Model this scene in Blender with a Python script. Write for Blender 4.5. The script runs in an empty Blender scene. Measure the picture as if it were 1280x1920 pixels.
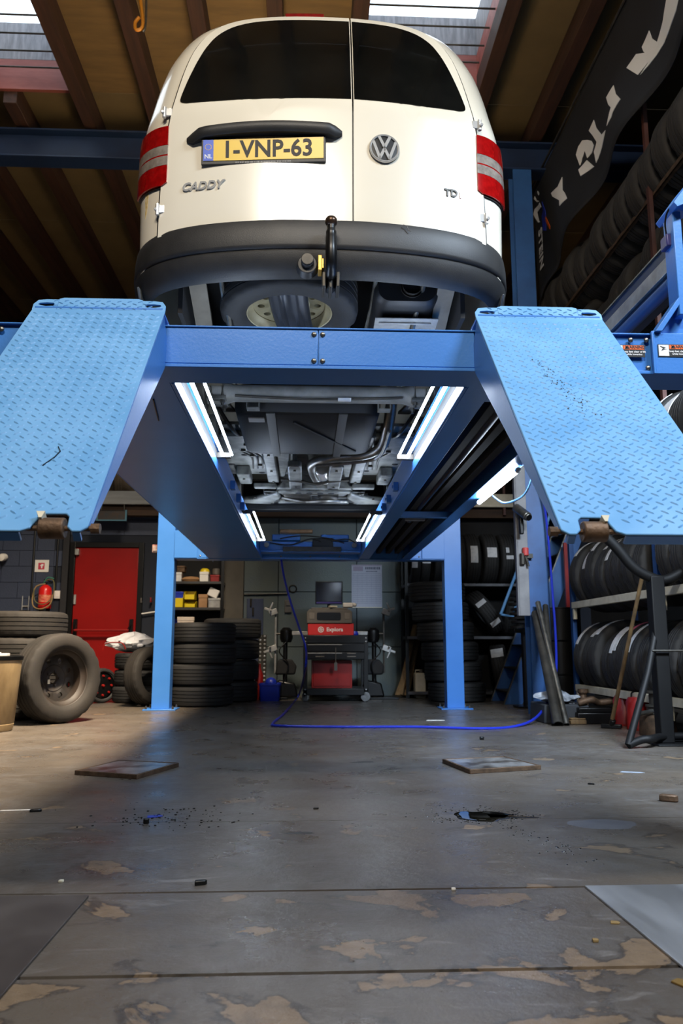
import bpy, math, random
from mathutils import Vector, Matrix
random.seed(7)
SC = bpy.context.scene
COL = SC.collection
PI = math.pi
R_ = math.radians

# ------------------------------------------------------------------ camera
CAM_H, CAM_PITCH, CAM_YAW = 0.62, R_(9.58), R_(2.57)
cam_data = bpy.data.cameras.new('camera')
cam_data.sensor_fit = 'VERTICAL'
cam_data.sensor_height = 36.0
cam_data.sensor_width = 24.0
cam_data.lens = 28.0
cam_data.clip_start = 0.05
cam_data.clip_end = 200
cam_data.dof.use_dof = True
cam_data.dof.focus_distance = 2.9
cam_data.dof.aperture_fstop = 5.6
cam = bpy.data.objects.new('camera', cam_data)
COL.objects.link(cam)
cam.location = (0, 0, CAM_H)
cam.rotation_euler = (R_(90) + CAM_PITCH, 0, -CAM_YAW)
SC.camera = cam

# ------------------------------------------------------------------ sky (seen through the roof windows only)
world = bpy.data.worlds.new('sky')
SC.world = world
world.use_nodes = True
bg = world.node_tree.nodes['Background']
bg.inputs[0].default_value = (0.86, 0.93, 1.0, 1)
bg.inputs[1].default_value = 3.2

# ------------------------------------------------------------------ workshop lamps under the roof
def area(name, loc, target, sx, sy, power, col, spread=180):
    d = bpy.data.lights.new(name, 'AREA')
    d.shape = 'RECTANGLE'; d.size = sx; d.size_y = sy
    d.energy = power; d.color = col; d.spread = R_(spread)
    o = bpy.data.objects.new(name, d); COL.objects.link(o)
    o.location = loc
    o.rotation_euler = (Vector(target) - Vector(loc)).to_track_quat('-Z', 'Y').to_euler()
    return o
WARM = (1.0, 0.83, 0.62)
NEUT = (1.0, 0.90, 0.76)
COOL = (0.70, 0.84, 1.0)
area('hall_lamp_front', (-0.45, -1.6, 5.2), (-0.1, 3.0, 2.0), 1.6, 0.35, 300, NEUT)
area('hall_lamp_roof', (-0.55, 4.9, 5.74), (-2.5, 6.2, 0.0), 1.5, 0.25, 470, WARM, 88)
area('hall_lamp_aisle', (2.4, 2.0, 3.7), (2.1, 5.6, 0.2), 1.2, 0.25, 120, COOL, 80)
area('hall_lamp_bay', (3.0, 0.2, 4.8), (1.4, 3.4, 0.2), 1.5, 0.3, 125, COOL, 110)

SC.view_settings.view_transform = 'Standard'
SC.view_settings.look = 'None'
SC.view_settings.gamma = 1.0
SC.view_settings.exposure = 0.0
SC.view_settings.use_curve_mapping = False
SC.cycles.max_bounces = 5
SC.cycles.diffuse_bounces = 3
SC.cycles.glossy_bounces = 2
SC.cycles.caustics_reflective = False
SC.cycles.caustics_refractive = False

# ------------------------------------------------------------------ measured points -> world coordinates
_F = Vector((math.sin(CAM_YAW)*math.cos(CAM_PITCH), math.cos(CAM_YAW)*math.cos(CAM_PITCH), math.sin(CAM_PITCH)))
_R = Vector((math.cos(CAM_YAW), -math.sin(CAM_YAW), 0))
_U = _R.cross(_F)
def _ray(px, py):
    f = 28/36*1920
    return _F + _R*((px-640)/f) + _U*((960-py)/f)
def at(px, py, Y):
    r = _ray(px, py); t = Y/r.y
    return Vector((r.x*t, Y, CAM_H + r.z*t))
def atz(px, py, Z=0.0):
    r = _ray(px, py); t = (Z-CAM_H)/r.z
    return Vector((r.x*t, r.y*t, Z))
def atx(px, py, X):
    r = _ray(px, py); t = X/r.x
    return Vector((X, r.y*t, CAM_H + r.z*t))

# ------------------------------------------------------------------ materials
def lin(h):
    h = h.lstrip('#')
    v = [int(h[i:i+2], 16)/255 for i in (0, 2, 4)]
    return tuple((c/12.92 if c <= .04045 else ((c+.055)/1.055)**2.4) for c in v) + (1.0,)
MATS = {}
def mat(name, c1, c2=None, rough=.5, metal=0., scale=6., detail=4., bump=0., bscale=None, rough2=None,
        lo=.35, hi=.65, emit=None, estr=0., coat=0., stretch=(1,1,1), spec=.5, transm=0., alpha=1.):
    if name in MATS: return MATS[name]
    m = bpy.data.materials.new(name); m.use_nodes = True
    nt = m.node_tree; b = nt.nodes['Principled BSDF']
    b.inputs['Base Color'].default_value = lin(c1)
    b.inputs['Roughness'].default_value = rough
    b.inputs['Metallic'].default_value = metal
    b.inputs['Specular IOR Level'].default_value = spec
    b.inputs['Coat Weight'].default_value = coat
    b.inputs['Coat Roughness'].default_value = .05
    b.inputs['Transmission Weight'].default_value = transm
    b.inputs['Alpha'].default_value = alpha
    if emit:
        b.inputs['Emission Color'].default_value = lin(emit)
        b.inputs['Emission Strength'].default_value = estr
    if c2 or bump or rough2 is not None:
        tc = nt.nodes.new('ShaderNodeTexCoord'); mp = nt.nodes.new('ShaderNodeMapping')
        mp.inputs['Scale'].default_value = stretch
        nt.links.new(tc.outputs['Object'], mp.inputs['Vector'])
        n = nt.nodes.new('ShaderNodeTexNoise'); n.inputs['Scale'].default_value = scale
        n.inputs['Detail'].default_value = detail; n.inputs['Roughness'].default_value = .6
        nt.links.new(mp.outputs[0], n.inputs['Vector'])
        if c2:
            cr = nt.nodes.new('ShaderNodeValToRGB')
            cr.color_ramp.elements[0].position = lo; cr.color_ramp.elements[0].color = lin(c1)
            cr.color_ramp.elements[1].position = hi; cr.color_ramp.elements[1].color = lin(c2)
            nt.links.new(n.outputs['Fac'], cr.inputs[0]); nt.links.new(cr.outputs[0], b.inputs['Base Color'])
        if rough2 is not None:
            mr = nt.nodes.new('ShaderNodeMapRange'); mr.inputs[1].default_value = lo; mr.inputs[2].default_value = hi
            mr.inputs[3].default_value = rough; mr.inputs[4].default_value = rough2
            nt.links.new(n.outputs['Fac'], mr.inputs[0]); nt.links.new(mr.outputs[0], b.inputs['Roughness'])
        if bump:
            bn = nt.nodes.new('ShaderNodeTexNoise'); bn.inputs['Scale'].default_value = bscale or scale*4
            bn.inputs['Detail'].default_value = 4
            nt.links.new(mp.outputs[0], bn.inputs['Vector'])
            bp = nt.nodes.new('ShaderNodeBump'); bp.inputs['Strength'].default_value = bump; bp.inputs['Distance'].default_value = .01
            nt.links.new(bn.outputs['Fac'], bp.inputs['Height']); nt.links.new(bp.outputs[0], b.inputs['Normal'])
    MATS[name] = m
    return m

def floor_material():
    m = bpy.data.materials.new('painted concrete'); m.use_nodes = True
    nt = m.node_tree; N = nt.nodes; L = nt.links; b = N['Principled BSDF']
    tc = N.new('ShaderNodeTexCoord')
    def noise(s, d=5, r=.6, st=(1,1,1), dist=0., off=(0,0,0)):
        mp = N.new('ShaderNodeMapping'); mp.inputs['Scale'].default_value = st; mp.inputs['Location'].default_value = off
        L.new(tc.outputs['Object'], mp.inputs['Vector'])
        n = N.new('ShaderNodeTexNoise'); n.inputs['Scale'].default_value = s; n.inputs['Detail'].default_value = d
        n.inputs['Roughness'].default_value = r; n.inputs['Distortion'].default_value = dist
        L.new(mp.outputs[0], n.inputs['Vector']); return n.outputs['Fac']
    def ramp(v, a, b_, ca=(0,0,0,1), cb=(1,1,1,1)):
        r = N.new('ShaderNodeValToRGB'); e = r.color_ramp.elements
        e[0].position = a; e[1].position = b_; e[0].color = ca; e[1].color = cb
        L.new(v, r.inputs[0]); return r.outputs[0]
    def mix(f, a, b_, mode='MIX'):
        x = N.new('ShaderNodeMix'); x.data_type = 'RGBA'; x.blend_type = mode
        if isinstance(f, float): x.inputs[0].default_value = f
        else: L.new(f, x.inputs[0])
        for s, v in ((6, a), (7, b_)):
            if isinstance(v, tuple): x.inputs[s].default_value = v
            else: L.new(v, x.inputs[s])
        return x.outputs[2]
    def math_(op, a, b_):
        x = N.new('ShaderNodeMath'); x.operation = op; x.use_clamp = True
        for s, v in ((0, a), (1, b_)):
            if isinstance(v, (int, float)): x.inputs[s].default_value = v
            else: L.new(v, x.inputs[s])
        return x.outputs[0]
    paint = ramp(noise(1.1, 6), .32, .7, lin('#4a4744'), lin('#67625e'))
    paint = mix(ramp(noise(7, 8, .7, (1, .35, 1)), .45, .75), paint, lin('#585450'))
    # rubbed oily dirt
    paint = mix(ramp(noise(2.3, 8, .72, (1, 1.6, 1), .4, (3, 1, 0)), .50, .64), paint, lin('#4a423a'))
    paint = mix(ramp(noise(16, 9, .78, (1, .5, 1), 0., (9, 2, 0)), .42, .62), paint, lin('#514a44'))
    paint = mix(ramp(noise(9, 9, .75, (.5, 1.6, 1), .8, (4, 8, 0)), .56, .66), paint, lin('#6f6b68'))
    paint = mix(ramp(noise(.55, 4, .6, (1, .8, 1), .6, (2, 7, 0)), .42, .62), paint, lin('#5f564c'))
    # chipped paint: bare screed below
    sx = N.new('ShaderNodeSeparateXYZ'); L.new(tc.outputs['Object'], sx.inputs[0])
    near = N.new('ShaderNodeMapRange'); L.new(sx.outputs[1], near.inputs[0])
    near.inputs[1].default_value = 1.3; near.inputs[2].default_value = 2.9; near.inputs[3].default_value = .115; near.inputs[4].default_value = 0.
    v = math_('ADD', noise(3.4, 8, .58, (1, 1.15, 1), .45, (1.7, .4, 0)), near.outputs[0])
    chip = ramp(v, .640, .652)
    edge = ramp(v, .612, .640)
    col = mix(edge, paint, lin('#3f3a36'))
    bare = ramp(noise(20, 6, .6), .3, .7, lin('#675848'), lin('#7d6b57'))
    col = mix(chip, col, bare)
    # fine specks
    sp = ramp(noise(85, 2, .5, (1, .6, 1)), .70, .74)
    sp = math_('MULTIPLY', sp, ramp(noise(1.7, 3, .5, off=(5, 0, 0)), .5, .62))
    col = mix(sp, col, lin('#2a2724'))
    L.new(col, b.inputs['Base Color'])
    rg = N.new('ShaderNodeMapRange'); L.new(noise(3, 7, .65), rg.inputs[0])
    rg.inputs[1].default_value = .3; rg.inputs[2].default_value = .7; rg.inputs[3].default_value = .20; rg.inputs[4].default_value = .46
    L.new(rg.outputs[0], b.inputs['Roughness'])
    hb = math_('ADD', math_('MULTIPLY', noise(30, 6, .6), .25), math_('MULTIPLY', chip, -.5))
    bp = N.new('ShaderNodeBump'); bp.inputs['Strength'].default_value = .22; bp.inputs['Distance'].default_value = .012
    L.new(noise(26, 6, .65), bp.inputs['Height']); L.new(bp.outputs[0], b.inputs['Normal'])
    MATS['floor'] = m
    return m

def block_wall(name, c1, c2, mortar, w=.44, h=.22):
    m = bpy.data.materials.new(name); m.use_nodes = True
    nt = m.node_tree; N = nt.nodes; L = nt.links; b = N['Principled BSDF']
    tc = N.new('ShaderNodeTexCoord'); mp = N.new('ShaderNodeMapping'); mp.inputs['Rotation'].default_value = (R_(90), 0, 0)
    L.new(tc.outputs['Object'], mp.inputs[0])
    n = N.new('ShaderNodeTexNoise'); n.inputs['Scale'].default_value = 1.6; n.inputs['Detail'].default_value = 6
    L.new(tc.outputs['Object'], n.inputs['Vector'])
    r = N.new('ShaderNodeValToRGB'); r.color_ramp.elements[0].position = .35; r.color_ramp.elements[1].position = .68
    r.color_ramp.elements[0].color = lin(c1); r.color_ramp.elements[1].color = lin(c2)
    L.new(n.outputs['Fac'], r.inputs[0]); L.new(r.outputs[0], b.inputs['Base Color'])
    b.inputs['Roughness'].default_value = .55
    bn = N.new('ShaderNodeTexNoise'); bn.inputs['Scale'].default_value = 60
    L.new(tc.outputs['Object'], bn.inputs['Vector'])
    bp = N.new('ShaderNodeBump'); bp.inputs['Strength'].default_value = .2; bp.inputs['Distance'].default_value = .01
    L.new(bn.outputs['Fac'], bp.inputs['Height']); L.new(bp.outputs[0], b.inputs['Normal'])
    MATS[name] = m
    return m

M_FLOOR = floor_material()
BLUE = mat('blue lift paint', '#3a76c0', '#407cc6', rough=.34, scale=3, bump=.05, bscale=120)
BLUEP = mat('blue ramp paint', '#5f95c6', '#6b9fce', rough=.36, scale=5, rough2=.5, bump=.04, bscale=90)
BLUED = mat('dark blue steel paint', '#12233f', '#172c4d', rough=.5, scale=2)
BLUEC = mat('column blue paint', '#2c5a94', '#24497c', rough=.45, scale=2.5)
WHITEP = mat('white car paint', '#dbd4c3', '#d8d0be', rough=.22, scale=1.5, coat=.6)
BLACKP = mat('grained black plastic', '#1d1d1e', '#272625', rough=.5, scale=9, bump=.12, bscale=300)
GLASSD = mat('tinted glass', '#050606', '#0d0e0d', rough=.05, scale=2.5, rough2=.16, spec=.5)
CHROME = mat('chrome', '#c9c8c5', rough=.2, metal=.55)
STEEL = mat('bare steel', '#8b8983', '#6d6a64', rough=.38, metal=.9, scale=14)
STEELD = mat('dark steel', '#35332f', '#4a4640', rough=.5, metal=.6, scale=10)
RUST = mat('rusty steel', '#4a3a2c', '#6a5340', rough=.6, metal=.5, scale=22, bump=.2)
RUBBER = mat('tyre rubber', '#1b1b1b', '#252424', rough=.72, scale=5, bump=.08, bscale=90)
HOOPB = mat('matt black tube paint', '#060607', '#0b0b0c', rough=.6, scale=6, spec=.25)
DUSTTAN = mat('tan dust rubber', '#5a4d3c', '#3d3428', rough=.85, scale=5, bump=.1, bscale=70)
RUBBERB = mat('dusty tyre rubber', '#181512', '#26211c', rough=.8, scale=4, bump=.1, bscale=70)
BLACKM = mat('black enamel', '#070708', '#0c0c0d', rough=.34, scale=5, spec=.4)
DARK = mat('black matt', '#08080a', '#101012', rough=.85, scale=4)
REDD = mat('red door paint', '#8e1311', '#7c100f', rough=.28, scale=1.2)
REDM = mat('red enamel', '#8f1915', '#7d1310', rough=.35, scale=4)
REDL = mat('red lens', '#7d0506', '#960b0c', rough=.12, scale=40, coat=.8)
CLEARL = mat('clear lens', '#6e665f', '#8a8178', rough=.15, scale=30, coat=.7)
LABELW = mat('paper label', '#dcdcdc', '#c4c6ca', rough=.6, scale=30)
YELLOWP = mat('plate yellow', '#cfa800', rough=.4)
PLATEBLUE = mat('plate blue', '#1a4bb5', rough=.4)
INK = mat('black print', '#121212', rough=.6)
WHITEINK = mat('white print', '#d9d9d9', rough=.6)
ORANGE = mat('orange print', '#e2621b', rough=.5)
WOODD = mat('dark stained rafter', '#2e1b11', '#42271a', rough=.7, scale=6, stretch=(4, .3, 4), bump=.15)
PLY = mat('plywood ceiling', '#66502f', '#765c36', rough=.75, scale=3, stretch=(.7, 3.5, 1))
PLYP = mat('pale board ceiling', '#625235', '#6d5b3b', rough=.8, scale=2)
WOOD = mat('raw wood', '#7a6240', '#5d4930', rough=.7, scale=8, stretch=(3, 3, .4))
GREYBOARD = mat('grey board', '#7e8182', '#6a6d6f', rough=.6, scale=6, stretch=(.3, 1, 4))
CREAM = mat('cream enamel', '#cfc8b4', '#bcb49d', rough=.5, scale=8)
BINP = mat('soiled tan plastic', '#9a8460', '#705c3e', rough=.6, scale=5, stretch=(1, 1, .4))
BLUEPL = mat('blue plastic', '#1a2fa0', rough=.4)
YELLOWPL = mat('yellow plastic', '#d2b90f', rough=.45)
GREYPL = mat('grey plastic', '#55504b', '#5e5953', rough=.5)
WHITEPL = mat('white plastic', '#d8d5cf', rough=.45)
ALU = mat('cast aluminium', '#a9a8a5', '#8a8986', rough=.4, metal=.5, scale=12)
UNDERW = mat('primer grey underbody', '#7d7d77', '#2e2e2c', rough=.5, scale=5, lo=.38, hi=.62)
UNDERD = mat('dark underbody', '#0f1012', '#1c1d1f', rough=.5, scale=4)
TANKP = mat('black fuel tank plastic', '#0a0b0c', '#131416', rough=.6, scale=3)
LEAF = mat('spring steel', '#5e574b', '#6d665a', rough=.55, metal=.3, scale=8)
SHADE = mat('wall dark', '#1c1a19', '#24211f', rough=.85, scale=2)
NAVY = block_wall('navy block wall', '#2b3346', '#343d53', '#202735')
TEAL = block_wall('grey green block wall', '#57615d', '#4a5761', '#333')
HOSE = mat('blue hose', '#1f2fa8', rough=.35)
def emitm(name, c, s):
    m = bpy.data.materials.new(name); m.use_nodes = True
    nt = m.node_tree; nt.nodes.remove(nt.nodes['Principled BSDF'])
    e = nt.nodes.new('ShaderNodeEmission'); e.inputs[0].default_value = lin(c); e.inputs[1].default_value = s
    nt.links.new(e.outputs[0], nt.nodes['Material Output'].inputs[0]); return m
LED = emitm('led tube', '#dcecff', 50)

# ------------------------------------------------------------------ mesh builder
class MB:
    def __init__(s): s.v = []; s.f = []
    def add(s, vs, fs):
        o = len(s.v); s.v += [tuple(v) for v in vs]; s.f += [tuple(i+o for i in f) for f in fs]; return s
    def box(s, c, d, rot=None):
        h = [x/2 for x in d]
        vs = [Vector((sx*h[0], sy*h[1], sz*h[2])) for sx in (-1, 1) for sy in (-1, 1) for sz in (-1, 1)]
        if rot is not None: vs = [rot @ v for v in vs]
        c = Vector(c)
        return s.add([v+c for v in vs], [(0,1,3,2),(4,6,7,5),(0,4,5,1),(2,3,7,6),(0,2,6,4),(1,5,7,3)])
    def span(s, a, b):
        return s.box([(x+y)/2 for x, y in zip(a, b)], [abs(x-y) for x, y in zip(a, b)])
    def cyl(s, a, b, r, r2=None, n=16, caps=True):
        a, b = Vector(a), Vector(b); r2 = r if r2 is None else r2
        d = (b-a).normalized(); u = d.orthogonal().normalized(); w = d.cross(u)
        vs = []
        for p, rr in ((a, r), (b, r2)):
            for i in range(n):
                t = 2*PI*i/n; vs.append(p + (u*math.cos(t) + w*math.sin(t))*rr)
        fs = [(i, (i+1) % n, n+(i+1) % n, n+i) for i in range(n)]
        if caps: fs += [tuple(range(n-1, -1, -1)), tuple(range(n, 2*n))]
        return s.add(vs, fs)
    def tube(s, pts, r, n=8, caps=True):
        pts = [Vector(p) for p in pts]; k = len(pts)
        rs = r if isinstance(r, (list, tuple)) else [r]*k
        u = None; vs = []
        for i, p in enumerate(pts):
            d = (pts[min(i+1, k-1)] - pts[max(i-1, 0)]).normalized()
            u = d.orthogonal().normalized() if u is None else (u - d*u.dot(d)).normalized()
            w = d.cross(u)
            for j in range(n):
                t = 2*PI*j/n; vs.append(p + (u*math.cos(t) + w*math.sin(t))*rs[i])
        fs = [(i*n+j, i*n+(j+1) % n, (i+1)*n+(j+1) % n, (i+1)*n+j) for i in range(k-1) for j in range(n)]
        if caps: fs += [tuple(range(n-1, -1, -1)), tuple(range((k-1)*n, k*n))]
        return s.add(vs, fs)
    def lathe(s, prof, n=32, M=None, closed=False, capends=False):
        k = len(prof); vs = []
        for r, z in prof:
            for j in range(n):
                t = 2*PI*j/n; v = Vector((r*math.cos(t), r*math.sin(t), z)); vs.append(M @ v if M else v)
        m = k if closed else k-1
        fs = [(i*n+j, i*n+(j+1) % n, ((i+1) % k)*n+(j+1) % n, ((i+1) % k)*n+j) for i in range(m) for j in range(n)]
        if capends: fs += [tuple(range(n-1, -1, -1)), tuple(range((k-1)*n, k*n))]
        return s.add(vs, fs)
    def prism(s, poly, fn, d):
        """poly 2-D outline, fn(a, b, t) -> point, t from 0 to d"""
        n = len(poly)
        vs = [fn(a, b, 0) for a, b in poly] + [fn(a, b, d) for a, b in poly]
        fs = [tuple(range(n-1, -1, -1)), tuple(range(n, 2*n))] + [(i, (i+1) % n, n+(i+1) % n, n+i) for i in range(n)]
        return s.add(vs, fs)
    def loft(s, rings, closed=True, cap0=False, cap1=False):
        n = len(rings[0]); vs = [p for r in rings for p in r]; fs = []
        m = n if closed else n-1
        for i in range(len(rings)-1):
            for j in range(m):
                fs.append((i*n+j, i*n+(j+1) % n, (i+1)*n+(j+1) % n, (i+1)*n+j))
        if cap0: fs.append(tuple(range(n-1, -1, -1)))
        if cap1: fs.append(tuple(range((len(rings)-1)*n, len(rings)*n)))
        return s.add(vs, fs)
    def mesh(s, name, m=None, smooth=35):
        me = bpy.data.meshes.new(name); me.from_pydata([tuple(v) for v in s.v], [], s.f); me.validate()
        import bmesh
        bm = bmesh.new(); bm.from_mesh(me); bmesh.ops.recalc_face_normals(bm, faces=bm.faces); bm.to_mesh(me); bm.free()
        if m: me.materials.append(m)
        if smooth:
            me.polygons.foreach_set('use_smooth', [True]*len(me.polygons)); me.set_sharp_from_angle(angle=R_(smooth))
        me.update(); return me
    def build(s, name, m, parent=None, smooth=35, bevel=0., seg=2):
        o = bpy.data.objects.new(name, s.mesh(name, m, smooth)); COL.objects.link(o)
        if parent: o.parent = parent
        if bevel:
            b = o.modifiers.new('bevel', 'BEVEL'); b.width = bevel; b.segments = seg; b.limit_method = 'ANGLE'; b.angle_limit = R_(40)
        return o
def newobj(name, me, parent=None, loc=None, rot=None):
    o = bpy.data.objects.new(name, me); COL.objects.link(o)
    if parent: o.parent = parent
    if loc is not None: o.location = loc
    if rot is not None: o.rotation_euler = rot
    return o
def tag(o, label=None, cat=None, group=None, kind=None):
    if label: o['label'] = label
    if cat: o['category'] = cat
    if group: o['group'] = group
    if kind: o['kind'] = kind
    return o
def empty(name, loc=(0, 0, 0), rot=(0, 0, 0)):
    o = bpy.data.objects.new(name, None); COL.objects.link(o); o.location = loc; o.rotation_euler = rot
    o.empty_display_size = .1
    return o
def thing(name, label, cat, group=None, loc=(0, 0, 0), rot=(0, 0, 0)):
    return tag(empty(name, loc, rot), label, cat, group)
def text_mesh(txt, size, depth, m, name='lettering', shear=0., bold=0., spacing=1.):
    cu = bpy.data.curves.new(name, 'FONT'); cu.body = txt; cu.size = size; cu.extrude = depth; cu.shear = shear
    cu.offset = bold; cu.space_character = spacing; cu.align_x = 'CENTER'; cu.align_y = 'CENTER'; cu.resolution_u = 3
    o = bpy.data.objects.new(name, cu); COL.objects.link(o)
    dg = bpy.context.evaluated_depsgraph_get()
    me = bpy.data.meshes.new_from_object(o.evaluated_get(dg)); me.name = name
    COL.objects.unlink(o); bpy.data.objects.remove(o); bpy.data.curves.remove(cu)
    me.materials.clear(); me.materials.append(m)
    return me
def arc(c, r, a0, a1, n, z=None):
    return [(c[0]+r*math.cos(a0+(a1-a0)*i/n), c[1]+r*math.sin(a0+(a1-a0)*i/n)) for i in range(n+1)]
def rrect(x0, y0, x1, y1, r, n=4):
    return (arc((x1-r, y0+r), r, -PI/2, 0, n) + arc((x1-r, y1-r), r, 0, PI/2, n) +
            arc((x0+r, y1-r), r, PI/2, PI, n) + arc((x0+r, y0+r), r, PI, 1.5*PI, n))
def spline(pts, n=8):
    pts = [Vector(p) for p in pts]; out = []
    for i in range(len(pts)-1):
        p0, p1, p2 = pts[max(i-1, 0)], pts[i], pts[i+1]; p3 = pts[min(i+2, len(pts)-1)]
        for k in range(n):
            t = k/n
            out.append(.5*((2*p1)+(p2-p0)*t+(2*p0-5*p1+4*p2-p3)*t*t+(3*p1-p0-3*p2+p3)*t**3))
    out.append(pts[-1]); return out
XYZ = lambda a, b, t: Vector((a, b, t))
# ================================================================== THE SETTING
YB = 10.4                                   # back wall plane
def struct(name, mb, m, parent=None, **k):
    o = mb.build(name, m, parent, **k)
    if parent is None: o['kind'] = 'structure'
    return o
# --- floor: slabs with open joints
floor = struct('floor', MB().span((-6.2, -5.2, -.10), (4.4, 14.4, -.014)), mat('joint dirt', '#2e241a', '#1c1610', rough=.95, scale=30))
for y0, y1 in [(-5.2, 1.083), (1.098, 1.653), (1.668, 2.180), (2.193, 3.018), (3.022, 14.4)]:
    MB().span((-6.2, y0, -.02), (4.4, y1, 0)).build('floor_slab', M_FLOOR, floor, smooth=None)
# --- roof: panels between rafters, roof windows left open
ZC, ZR = 6.0, 5.78
ceil = empty('ceiling'); ceil['kind'] = 'structure'
RX = [-6.1, -5.4, -4.72, -4.08, -3.5, -2.88, -2.2, -1.53, -.94, -.29, .42, 1.04, 1.66, 2.34, 3.0, 3.7, 4.3]
SKY = [(-3.46, -2.3, 4.7, 7.0), (.50, 1.6, 4.7, 6.75)]
def blocked(x):
    return [(s[2], s[3]) for s in SKY if s[0] + .02 < x < s[1] - .02]
for x in RX:
    runs = [(-5.0, 14.2)]
    for a, b in blocked(x): runs = [(-5.0, a - .04), (b + .04, 14.2)]
    for a, b in runs:
        MB().span((x-.065, a, ZR), (x+.065, b, ZC)).build('rafter', WOODD, ceil, bevel=.004, seg=1)
for i in range(len(RX)-1):
    x0, x1 = RX[i], RX[i+1]; xm = (x0+x1)/2
    ys = [-5.0, -2.2, .3, 2.7, 4.7, 7.15, 9.6, 12.0, 14.2]
    for a, b in zip(ys, ys[1:]):
        bl = blocked(xm)
        if bl and a < bl[0][1] and b > bl[0][0] + .01:
            if b <= bl[0][1]: continue
            a = bl[0][1]
        m = PLY if (xm > -2.3 and xm < 1 and b < 8) else PLYP
        MB().span((x0+.003, a+.003, ZC), (x1-.003, b-.003, ZC+.02)).build('ceiling_panel', m, ceil, smooth=None)
def glass_material():
    m = bpy.data.materials.new('roof glass'); m.use_nodes = True
    nt = m.node_tree; nt.nodes.remove(nt.nodes['Principled BSDF'])
    t = nt.nodes.new('ShaderNodeBsdfTransparent'); t.inputs[0].default_value = (.93, .96, .98, 1)
    g = nt.nodes.new('ShaderNodeBsdfGlossy'); g.inputs['Roughness'].default_value = .08
    x = nt.nodes.new('ShaderNodeMixShader'); x.inputs[0].default_value = .06
    nt.links.new(t.outputs[0], x.inputs[1]); nt.links.new(g.outputs[0], x.inputs[2])
    nt.links.new(x.outputs[0], nt.nodes['Material Output'].inputs[0]); return m
RGLASS = glass_material()
REDWOOD = mat('red stained board', '#7c3a33', '#935046', rough=.6, scale=6, stretch=(.4, 2, 2))
GREYCURB = mat('weathered grey lining', '#8d8d93', '#6e6e74', rough=.7, scale=5, stretch=(6, 6, .8))
for k, (x0, x1, y0, y1) in enumerate(SKY):
    w = empty('window_%d' % (k+1)); w['kind'] = 'structure'
    zt = 6.62
    for (z0, z1, m, nm) in ((5.9, 6.22, REDWOOD, 'lining_board'), (6.22, zt, GREYCURB, 'upstand')):
        MB().span((x0-.04, y1, z0), (x1+.04, y1+.04, z1)).build(nm, m, w, bevel=.003)
        MB().span((x0-.04, y0-.04, z0), (x1+.04, y0, z1)).build(nm, m, w, bevel=.003)
        MB().span((x0-.04, y0, z0), (x0, y1, z1)).build(nm, m, w, bevel=.003)
        MB().span((x1, y0, z0), (x1+.04, y1, z1)).build(nm, m, w, bevel=.003)
    MB().span((x0-.04, y0-.04, zt), (x1+.04, y1+.04, zt+.012)).build('pane', RGLASS, w, smooth=None)
    y = y1 - .10
    while y > y0:
        MB().cyl((x0-.03, y, 6.06), (x1+.03, y, 6.06), .0085, n=8).build('bar', STEELD, w); y -= .215
# --- roof beam and columns (steel sections)
def i_beam(mb, p0, p1, hgt, wid, tf=.02, tw=.014):
    x0, x1 = p0[0], p1[0]; y, z = p0[1], p0[2]
    mb.span((x0, y-wid/2, z), (x1, y+wid/2, z+tf)).span((x0, y-wid/2, z+hgt-tf), (x1, y+wid/2, z+hgt)).span((x0, y-tw/2, z+tf), (x1, y+tw/2, z+hgt-tf))
    return mb
struct('trim_1', i_beam(MB(), (-6.1, 7.45, 5.43), (4.3, 7.45, 5.43), .31, .2), BLUED, bevel=.003)
def h_column(x, y, z1, w=.19):
    mb = MB()
    mb.span((x-w/2, y-w/2, 0), (x+w/2, y-w/2+.014, z1)).span((x-w/2, y+w/2-.014, 0), (x+w/2, y+w/2, z1)).span((x-.006, y-w/2+.014, 0), (x+.006, y+w/2-.014, z1))
    return mb
COLX, COLY = 2.175, 7.45
struct('trim_2', h_column(COLX, COLY, 5.43), BLUEC, bevel=.002)
struct('trim_3', h_column(-4.6, COLY, 5.43), BLUEC, bevel=.002)
# --- walls
wl = struct('wall_left', MB().span((-6.2, -5.2, 0), (-6.05, 14.4, 6.0)), SHADE)
wr = struct('wall_right', MB().span((3.75, -5.2, 0), (3.9, 14.4, 6.0)), SHADE)
wf = struct('wall_front', MB().span((-6.2, -5.2, 0), (4.4, -5.05, 6.0)), GREYPL)
wu = struct('wall_upper', MB().span((-6.2, 14.2, 2.5), (4.4, 14.35, 6.0)), SHADE)
wb = struct('wall_back', MB().span((-6.2, YB, 0), (4.4, YB+.12, 2.5)), mat('mortar', '#1b202b', rough=.9))
DX0, DX1, DZ1 = at(145, 1025, YB).x, at(262, 1025, YB).x, at(200, 1028, YB).z
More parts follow.
